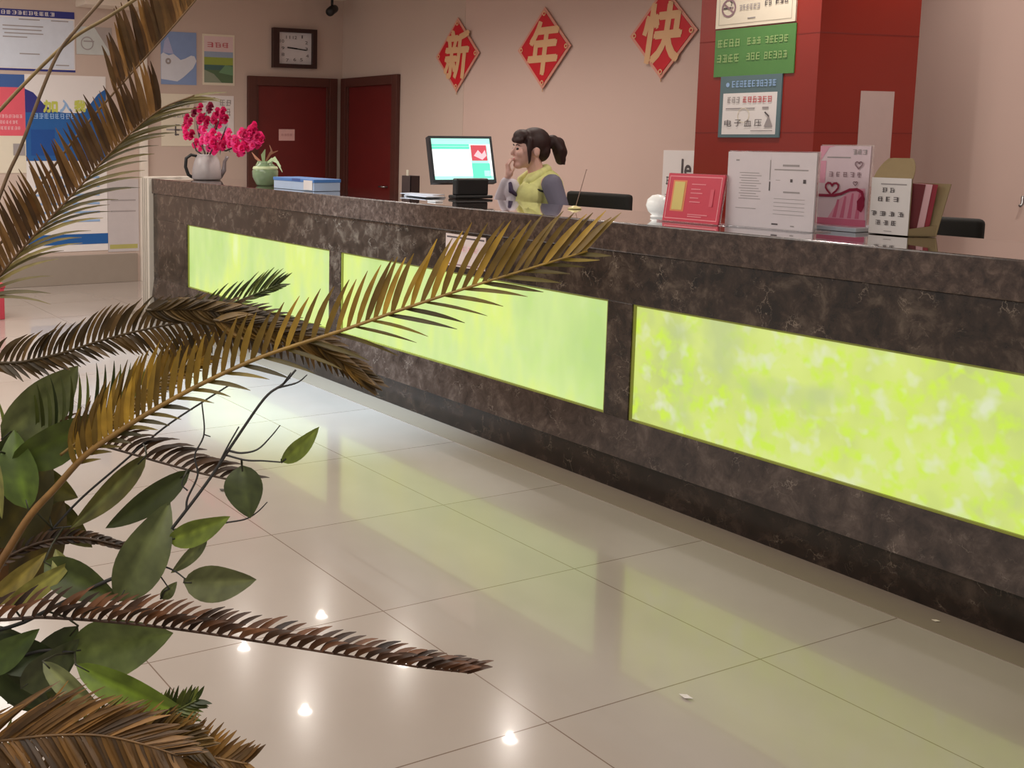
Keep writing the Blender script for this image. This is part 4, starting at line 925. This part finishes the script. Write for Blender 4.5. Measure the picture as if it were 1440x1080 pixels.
# E: middle arching frond
ptsE = [(-40, 520), (30, 509), (85, 497), (145, 478), (205, 463), (270, 452), (340, 452), (410, 470), (470, 500), (520, 536)]
frond(ptsE, [1.5, 1.4, 1.35], [(1, [58, 66, 70, 70, 64, 58, 52, 46, 34], [66, 62, 60, 55, 45, 30], [22, 20, 18, 14, 8, 4], 25), (-1, [36, 40, 36, 42, 60, 54, 46, 36, 24], [34, 34, 40, 60, 60, 40, 20], [46, 48, 60, 95, 90, 50, 20], 15)], rw=(6, 2.5), cols=((98, 74, 38), (74, 58, 30)), n=82, t0=.2, root_at=[KR, at(-150, 600, 1.54)], wpx=7)
frond([(205, 436), (260, 434), (330, 440), (400, 462), (480, 506)], [1.385, 1.36], [(1, [34, 40, 40, 36, 28], [36, 30, 20], [10, 4, 0], 25), (-1, [36, 44, 44, 40, 28], [36, 34, 20], [30, 24, 10], 20)], rw=(4, 2), cols=((112, 88, 50), (88, 68, 38)), n=46, t0=.0, wpx=9)
frond([(300, 450), (360, 458), (420, 474), (470, 500), (512, 534)], [1.37, 1.34], [(1, [50, 50, 45, 34], [30, 22, 12], [4, 2, 0], 30), (-1, [44, 46, 42, 34], [40, 25, 12], [30, 14, 4], 20)], rw=(5, 2), cols=((128, 98, 46), (98, 74, 36)), n=34, t0=.0, wpx=8)
# F: small green tip against the first lit panel
frond([(215, 446), (265, 440), (320, 428), (360, 413), (392, 400)], [1.45, 1.42], [(1, [36, 44, 52, 46, 26], [50, 46, 36, 24], [34, 30, 22, 12], 10), (-1, [20, 22, 24, 26, 18], [24, 24, 20], [16, 16, 12], 10)], rw=(4, 2), cols=DGR, n=20, t0=.1, wpx=4.5)
# G: long golden frond
ptsG = [(-40, 850), (0, 792), (40, 728), (78, 686), (120, 640), (165, 608), (215, 577), (285, 539), (370, 501), (480, 465), (560, 437), (650, 407), (740, 379), (826, 353)]
frond(ptsG, [1.4, 1.36, 1.32, 1.30], [(1, [40, 62, 78, 84, 82, 86, 98, 106, 104, 70], [62, 60, 58, 56, 54, 48, 34], [40, 42, 42, 40, 42, 42, 34, 20], 12)], rw=(20, 3), cols=((166, 132, 48), (136, 106, 38)), n=88, t0=.33, root_at=KR, wpx=8.5, rc=(122, 82, 46))
frond(ptsG, [1.402, 1.362, 1.322, 1.302], [(-1, [34, 42, 46, 56, 74, 92, 94, 90, 74, 40], [26, 28, 30, 24, 18], [50, 50, 46, 42, 34, 16], 8)], rw=(10, 2), cols=((130, 112, 46), (100, 88, 38)), n=46, t0=.33, root_at=KR, wpx=6.5, rc=(138, 100, 46))
frond([(85, 640), (130, 605), (190, 560), (240, 525), (290, 500)], [1.42, 1.42], [(1, [50, 70, 76, 70, 50], [52, 50, 46, 40], [30, 30, 26, 20], 20), (-1, [30, 36, 40, 36, 26], [30, 30, 30], [40, 40, 30], 10)], rw=(5, 2), cols=GLD, n=34, t0=.05, wpx=7)
# H: dark drooping frond
frond([(-20, 640), (60, 618), (120, 622), (170, 634), (225, 650), (285, 666), (348, 680)], [1.5, 1.42], [(1, [58, 64, 66, 66, 62, 54, 36], [72, 68, 62, 52, 40], [2, -2, -4, -8], 15)], rw=(5, 3), cols=DRK, n=40, t0=.3, root_at=KR, wpx=7)
# I: low frond seen edge-on
ptsI = [(-40, 866), (60, 868), (140, 873), (220, 881), (300, 892), (400, 908), (500, 924), (590, 938), (662, 946)]
frond(ptsI, [1.36, 1.3, 1.25], [(1, [60, 62, 62, 60, 60, 58, 56, 50, 42], [64, 60, 58, 56, 52, 40], [30, 26, 22, 18, 8, 0], 6), (1, [52, 56, 58, 58, 56, 52, 48, 40], [80, 74, 70, 64, 50], [20, 12, 6, 0], 55)], rw=(7, 3), cols=RUST, n=56, t0=.05, root_at=KR, wpx=8.5)
# J: big brown fronds along the bottom edge
frond([(-70, 1130), (20, 1108), (110, 1090), (200, 1076), (280, 1064), (348, 1074)], [1.25, 1.2], [(1, [170, 175, 170, 140, 92, 54, 36], [44, 44, 44, 46, 48, 50], [22, 20, 24, 32, 42, 48], 12), (-1, [80, 80, 70, 40], [30, 30], [40, 40], 10)], rw=(9, 3), cols=((142, 104, 52), (108, 76, 36)), n=58, t0=.05, root_at=at(-120, 1000, 1.4), wpx=8)
frond([(-80, 1052), (0, 1042), (70, 1034), (140, 1034), (200, 1046), (250, 1062)], [1.22, 1.18], [(1, [130, 130, 122, 104, 76, 44], [34, 34, 30, 26], [20, 18, 16, 14], 14), (-1, [100, 100, 90, 70, 40], [44, 50, 50, 36], [74, 76, 66, 40], 8)], rw=(6, 3), cols=((136, 98, 50), (104, 74, 38)), n=54, t0=.05, root_at=at(-120, 1000, 1.4), wpx=8)
frond([(60, 1100), (140, 1062), (200, 1042), (240, 1035), (285, 1050)], [1.24, 1.2], [(1, [70, 74, 66, 48, 30], [40, 40, 36], [16, 16, 12], 14), (-1, [70, 60, 50, 34], [36, 36, 30], [50, 46, 30], 10)], rw=(5, 2.5), cols=((120, 92, 44), (92, 70, 34)), n=36, t0=.02, wpx=7)
# K: short green frond
frond([(100, 1040), (150, 1026), (200, 1017), (240, 1003), (276, 985)], [1.3, 1.27], [(1, [40, 42, 44, 44, 28], [72, 72, 66, 50, 30], [66, 66, 60, 50, 30], 10), (-1, [34, 40, 46, 44, 26], [34, 34, 30], [56, 56, 50, 30], 10)], rw=(4, 2.5), cols=DGR, n=32, t0=.05, root_at=at(-60, 1050, 1.35), wpx=7)
# L: upright dark leaflets left of centre
frond([(-10, 650), (40, 622), (90, 598), (150, 574), (190, 560)], [1.48, 1.46], [(1, [70, 74, 74, 70, 50], [54, 56, 60, 54, 40], [76, 80, 84, 76, 60], 10)], rw=(4, 2), cols=DGR, n=28, t0=.1, root_at=KR, wpx=5)
# M: short dark frond lower left
frond([(-30, 800), (50, 765), (110, 756), (180, 769)], [1.45, 1.42], [(1, [26, 26, 18], [50, 44, 30], [14, 8, 0], 20), (-1, [20, 20, 14], [40, 30], [14, 8], 20)], rw=(6, 4), cols=DRK, n=30, t0=.3, root_at=KR, wpx=6)

# leafy branches
ROOT2 = PB+V3((.10, .08, .37))
lp = empty('leafy_branches', ROOT2, 'dark leafy branch plant with broad green leaves below the fronds', 'plant')
M_STEM = mat('dark_twig', (44, 42, 40), .7); M_LEAF = leaf_mat('broad_leaf', .2, .5)
K2 = at(-70, 930, 1.42)
stems = [
 ([ROOT2, ROOT2.lerp(K2, .6)+V3((0, 0, .02)), K2, at(40, 872, 1.40), at(130, 826, 1.38), at(205, 790, 1.36), at(242, 743, 1.35), at(290, 680, 1.34), at(330, 620, 1.33), at(372, 560, 1.32), at(398, 540, 1.32), at(416, 520, 1.32)], (7, 3)),
 ([at(262, 716, 1.345), at(264, 700, 1.345), at(278, 668, 1.34), at(274, 640, 1.34), at(287, 610, 1.34), at(284, 566, 1.34)], (3.5, 2)),
 ([at(287, 611, 1.34), at(296, 614, 1.34)], (2, 1.5)),
 ([at(392, 545, 1.32), at(418, 538, 1.32), at(432, 527, 1.32)], (3, 1.5)), ([at(398, 540, 1.32), at(409, 524, 1.31)], (2.5, 1.5)),
 ([at(306, 656, 1.337), at(320, 628, 1.33), at(336, 600, 1.33)], (3, 2)), ([at(322, 634, 1.333), at(340, 637, 1.33), at(362, 632, 1.33), at(380, 615, 1.33), at(394, 598, 1.33)], (3.5, 1.5)),
 ([at(318, 640, 1.334), at(345, 647, 1.33), at(370, 648, 1.33), at(396, 650, 1.33)], (3, 2)),
 ([at(264, 690, 1.344), at(256, 682, 1.344), at(258, 672, 1.344)], (2.5, 1.5)),
 ([at(60, 760, 1.47), at(110, 705, 1.47), at(165, 657, 1.46), at(230, 602, 1.45), at(290, 562, 1.44), at(325, 540, 1.44)], (4, 2.5)),
 ([K2, at(-10, 800, 1.44), at(60, 760, 1.47)], (6, 4)),
 ([at(318, 735, 1.34), at(345, 730, 1.34), at(362, 720, 1.33), at(376, 706, 1.33)], (2.5, 1.5)),
 ([at(242, 745, 1.35), at(280, 742, 1.345), at(318, 735, 1.34)], (3, 2.5)),
 ([K2, at(0, 930, 1.4), at(60, 915, 1.38), at(105, 918, 1.36)], (6, 4)), ([at(205, 790, 1.36), at(240, 800, 1.35), at(262, 815, 1.34)], (3, 2)),
 ([at(205, 790, 1.36), at(222, 806, 1.35), at(238, 828, 1.345)], (2.5, 2)), ([K2, at(-20, 780, 1.44), at(10, 680, 1.46), at(15, 640, 1.46)], (7, 4)),
 ([at(60, 760, 1.47), at(70, 745, 1.45), at(102, 740, 1.42)], (3, 2))]
nodes_ = []
for P, (w0, w1) in stems:
    Q = spline([V3(p) for p in P], 6*len(P)) if len(P) > 2 else P
    N = len(Q); b = MB(); b.tube(Q, [lerp(w0, w1, i/(N-1))*.5*1.35/F for i in range(N)], M_STEM, 7); b.build('stem', lp); nodes_ += Q
G1, G2, G3, G4, G5 = (74, 88, 62), (58, 78, 36), (86, 108, 48), (44, 58, 30), (120, 118, 60)
def leaf(bx, tx, w, c, d0, d1=None, turn=.3, bend=.06, rib=None):
    d1 = d1 or d0; c = (min(255, c[0]*1.32+6), min(255, c[1]*1.25), c[2]*1.1); P0, P1 = at(*bx, d0), at(*tx, d1); ax = P1-P0; L = ax.length; T = ax.normalized()
    vd = ((P0+P1)/2-CAM).normalized(); S = T.cross(vd).normalized(); S = (S*math.cos(turn)+vd*math.sin(turn)*(-1 if S.dot(up) > 0 else 1)).normalized()
    Nn = S.cross(T).normalized(); Nn = Nn if Nn.dot(vd) < 0 else -Nn
    hw = w*.5*d0/F/max(.5, math.cos(turn)); b = MB(); n, m = 12, 6; vs = []; cl = []
    ph = R.uniform(0, 6)
    for i in range(n+1):
        t = i/n; prof = (math.sin(PI*min(1, t**.82)))**.8*(1-.15*t) if 0 < t < 1 else 0
        cen_ = P0+ax*t+Nn*(math.sin(PI*t)*bend*L)
        for j in range(m+1):
            s_ = j/m*2-1
            vs.append(cen_+S*(s_*hw*prof)+Nn*(abs(s_)*hw*.35*prof+.008*math.sin(ph+9*t)*abs(s_)*hw*8*prof))
            k = R.uniform(.9, 1.1)*(1.18 if j == m//2 else 1); cl.append(lin([min(255, v*k) for v in (rib if rib and j == m//2 else c)]))
    b.add(vs, [[i*(m+1)+j, i*(m+1)+j+1, (i+1)*(m+1)+j+1, (i+1)*(m+1)+j] for i in range(n) for j in range(m)], M_LEAF, True)
    # petiole to the nearest stem
    q = min(nodes_, key=lambda p: (p-P0).length)
    a = len(b.v); b.tube([q, q.lerp(P0, .6)+V3((0, 0, .004)), P0, P0+ax*.12+Nn*(bend*L*.3)], .0014, M_LEAF, 5); cl += [lin((60, 60, 40))]*(len(b.v)-a)
    b.build('leaf', lp, tint=cl)
for a in [((2, 618), (110, 514), 78, G1, 1.46, 1.50, .4), ((15, 650), (150, 578), 60, G2, 1.44, 1.46, .5), ((396, 650), (449, 600), 27, G3, 1.33, 1.32, .4), ((340, 654), (352, 729), 58, G4, 1.34, 1.33, .2),
          ((268, 661), (148, 743), 40, G4, 1.36, 1.38, .3), ((206, 640), (98, 744), 36, (70, 76, 40), 1.42, 1.40, .3, .06, (112, 116, 66)), ((166, 846), (239, 704), 74, (66, 80, 54), 1.34, 1.36, .2), ((236, 760), (324, 726), 38, G3, 1.35, 1.34, .4),
          ((292, 755), (240, 806), 20, G1, 1.35, 1.36, .4), ((258, 819), (361, 815), 54, (72, 84, 60), 1.34, 1.33, .3), ((98, 916), (244, 890), 86, (76, 96, 58), 1.40, 1.38, .3), ((106, 934), (284, 1014), 48, (84, 112, 44), 1.30, 1.28, .4),
          ((62, 790), (168, 842), 56, (52, 68, 36), 1.40, 1.38, .3), ((110, 842), (78, 772), 40, (100, 110, 66), 1.39, 1.40, .3), ((-10, 770), (72, 640), 84, (54, 56, 26), 1.48, 1.50, .3), ((-40, 700), (62, 594), 84, (46, 62, 30), 1.47, 1.49, .4),
          ((-20, 852), (66, 776), 34, (104, 102, 56), 1.38, 1.40, .3), ((-20, 905), (100, 934), 58, (42, 58, 36), 1.40, 1.39, .3), ((30, 968), (112, 898), 52, (52, 66, 44), 1.38, 1.37, .4), ((60, 930), (150, 1010), 34, (86, 100, 72), 1.31, 1.30, .3),
          ((10, 850), (104, 788), 32, (116, 124, 72), 1.385, 1.39, .4), ((-8, 640), (3, 730), 22, (96, 104, 62), 1.40, 1.40, .3), ((226, 842), (249, 818), 18, G1, 1.36, 1.36, .3), ((-30, 940), (56, 884), 46, (60, 84, 44), 1.39, 1.37, .4),
          ((40, 716), (20, 604), 60, (60, 84, 32), 1.43, 1.45, .4), ((20, 830), (90, 700), 70, (62, 58, 28), 1.50, 1.52, .3), ((60, 960), (0, 880), 60, (48, 60, 40), 1.42, 1.42, .2), ((30, 660), (110, 700), 50, (70, 76, 38), 1.52, 1.52, .3), ((-30, 830), (30, 730), 64, (70, 52, 24), 1.52, 1.53, .3), ((-30, 890), (70, 1000), 70, (50, 66, 40), 1.44, 1.44, .2), ((110, 880), (10, 990), 64, (44, 60, 36), 1.45, 1.45, .3), ((-10, 950), (120, 990), 60, (56, 70, 44), 1.46, 1.46, .2), ((60, 700), (130, 770), 46, (60, 66, 34), 1.54, 1.54, .3)]:
    leaf(*a)

# ================================================================== LIGHTING
def downlight(x, y, lab):
    root = empty('downlight', (x, y, CEIL), lab, 'ceiling light', 'recessed ceiling downlights')
    MB().lathe((x, y, CEIL), [(.062, .0), (.085, 0), (.085, -.008), (.062, -.012)], mat('white_metal_ring', (235, 235, 235), .3), 24).build('ring', root)
    m = mat('lamp_glow', (255, 246, 236), .3, emit=40, var=0)
    b = MB(); b.add([V3((x+.062*math.cos(2*PI*k/24), y+.062*math.sin(2*PI*k/24), CEIL-.002)) for k in range(24)], [list(range(24))], m); b.build('lamp_disc', root)
refl = []
for px, py in ((429, 1002), (717, 1042), (452, 868), (567, 935), (343, 913)):
    g = onz(px, py, 0); d = g-CAM; refl.append(g+V3((d.x, d.y, -d.z))*(CEIL/CAM.z))
LAB = ['recessed ceiling downlight in the ceiling, shining nearest to the counter top', 'recessed ceiling downlight over the chairs behind the counter', 'recessed ceiling downlight nearest the two dark red doors', 'recessed ceiling downlight above the monitor and new year signs', 'recessed ceiling downlight over the pink flowers end of the counter']
for p, l in zip(refl, LAB): downlight(p.x, p.y, l)
def lamp(kind, loc, energy, color, size=.5, target=None, size_y=None, spot=None, blend=1):
    l = bpy.data.lights.new('light', kind); l.energy = energy; l.color = color
    if kind == 'AREA':
        l.size = size
        if size_y: l.shape = 'RECTANGLE'; l.size_y = size_y
    else: l.shadow_soft_size = size
    if spot: l.spot_size = math.radians(spot); l.spot_blend = blend
    o = bpy.data.objects.new('light', l); COL.objects.link(o); o.location = loc
    d = (V3(target)-V3(loc)) if target is not None else V3((0, 0, -1))
    o.rotation_euler = d.to_track_quat('-Z', 'Y').to_euler(); return o
WARM, NEUT, COOL = (1, .90, .82), (1, .95, .90), (.58, .80, 1)
for p in refl: lamp('SPOT', (p.x, p.y, CEIL-.03), 55, WARM, .025, spot=150)
for x, y in ((-2.2, 2.3), (-.6, 2.7)): lamp('SPOT', (x, y, CEIL-.03), 75, WARM, .06, spot=150)
lamp('SPOT', (-1.75, 3.3, CEIL-.03), 34, WARM, .04, spot=150)  # spot added to brighten the wall right of the pillar, no fixture
lamp('AREA', (-3.5, -2.2, CEIL-.02), 115, NEUT, 3.5, size_y=2.5)
lamp('AREA', (1.5, -3.2, CEIL-.02), 85, NEUT, 3.0, size_y=2.5)
lamp('AREA', (-7.2, -1.5, CEIL-.02), 80, NEUT, 2.0, size_y=2.5)
lamp('SPOT', (-3.7, -.5, CEIL-.03), 950, COOL, .03, target=(-3.7, .45, 0), spot=56, blend=1)
lamp('SPOT', (-5.6, -.5, CEIL-.03), 300, COOL, .03, target=(-5.6, .4, 0), spot=50, blend=1)
w = bpy.data.worlds.new('world'); sc.world = w; w.use_nodes = True
w.node_tree.nodes['Background'].inputs[0].default_value = (1, .95, .9, 1); w.node_tree.nodes['Background'].inputs[1].default_value = .55
sc.view_settings.view_transform = 'Standard'; sc.view_settings.look = 'None'; sc.view_settings.exposure = 0
sc.cycles.use_denoising = True
sc.cycles.max_bounces = 8; sc.cycles.sample_clamp_indirect = 6
for o in bpy.data.objects:
    if '_o' in o.keys(): del o['_o']
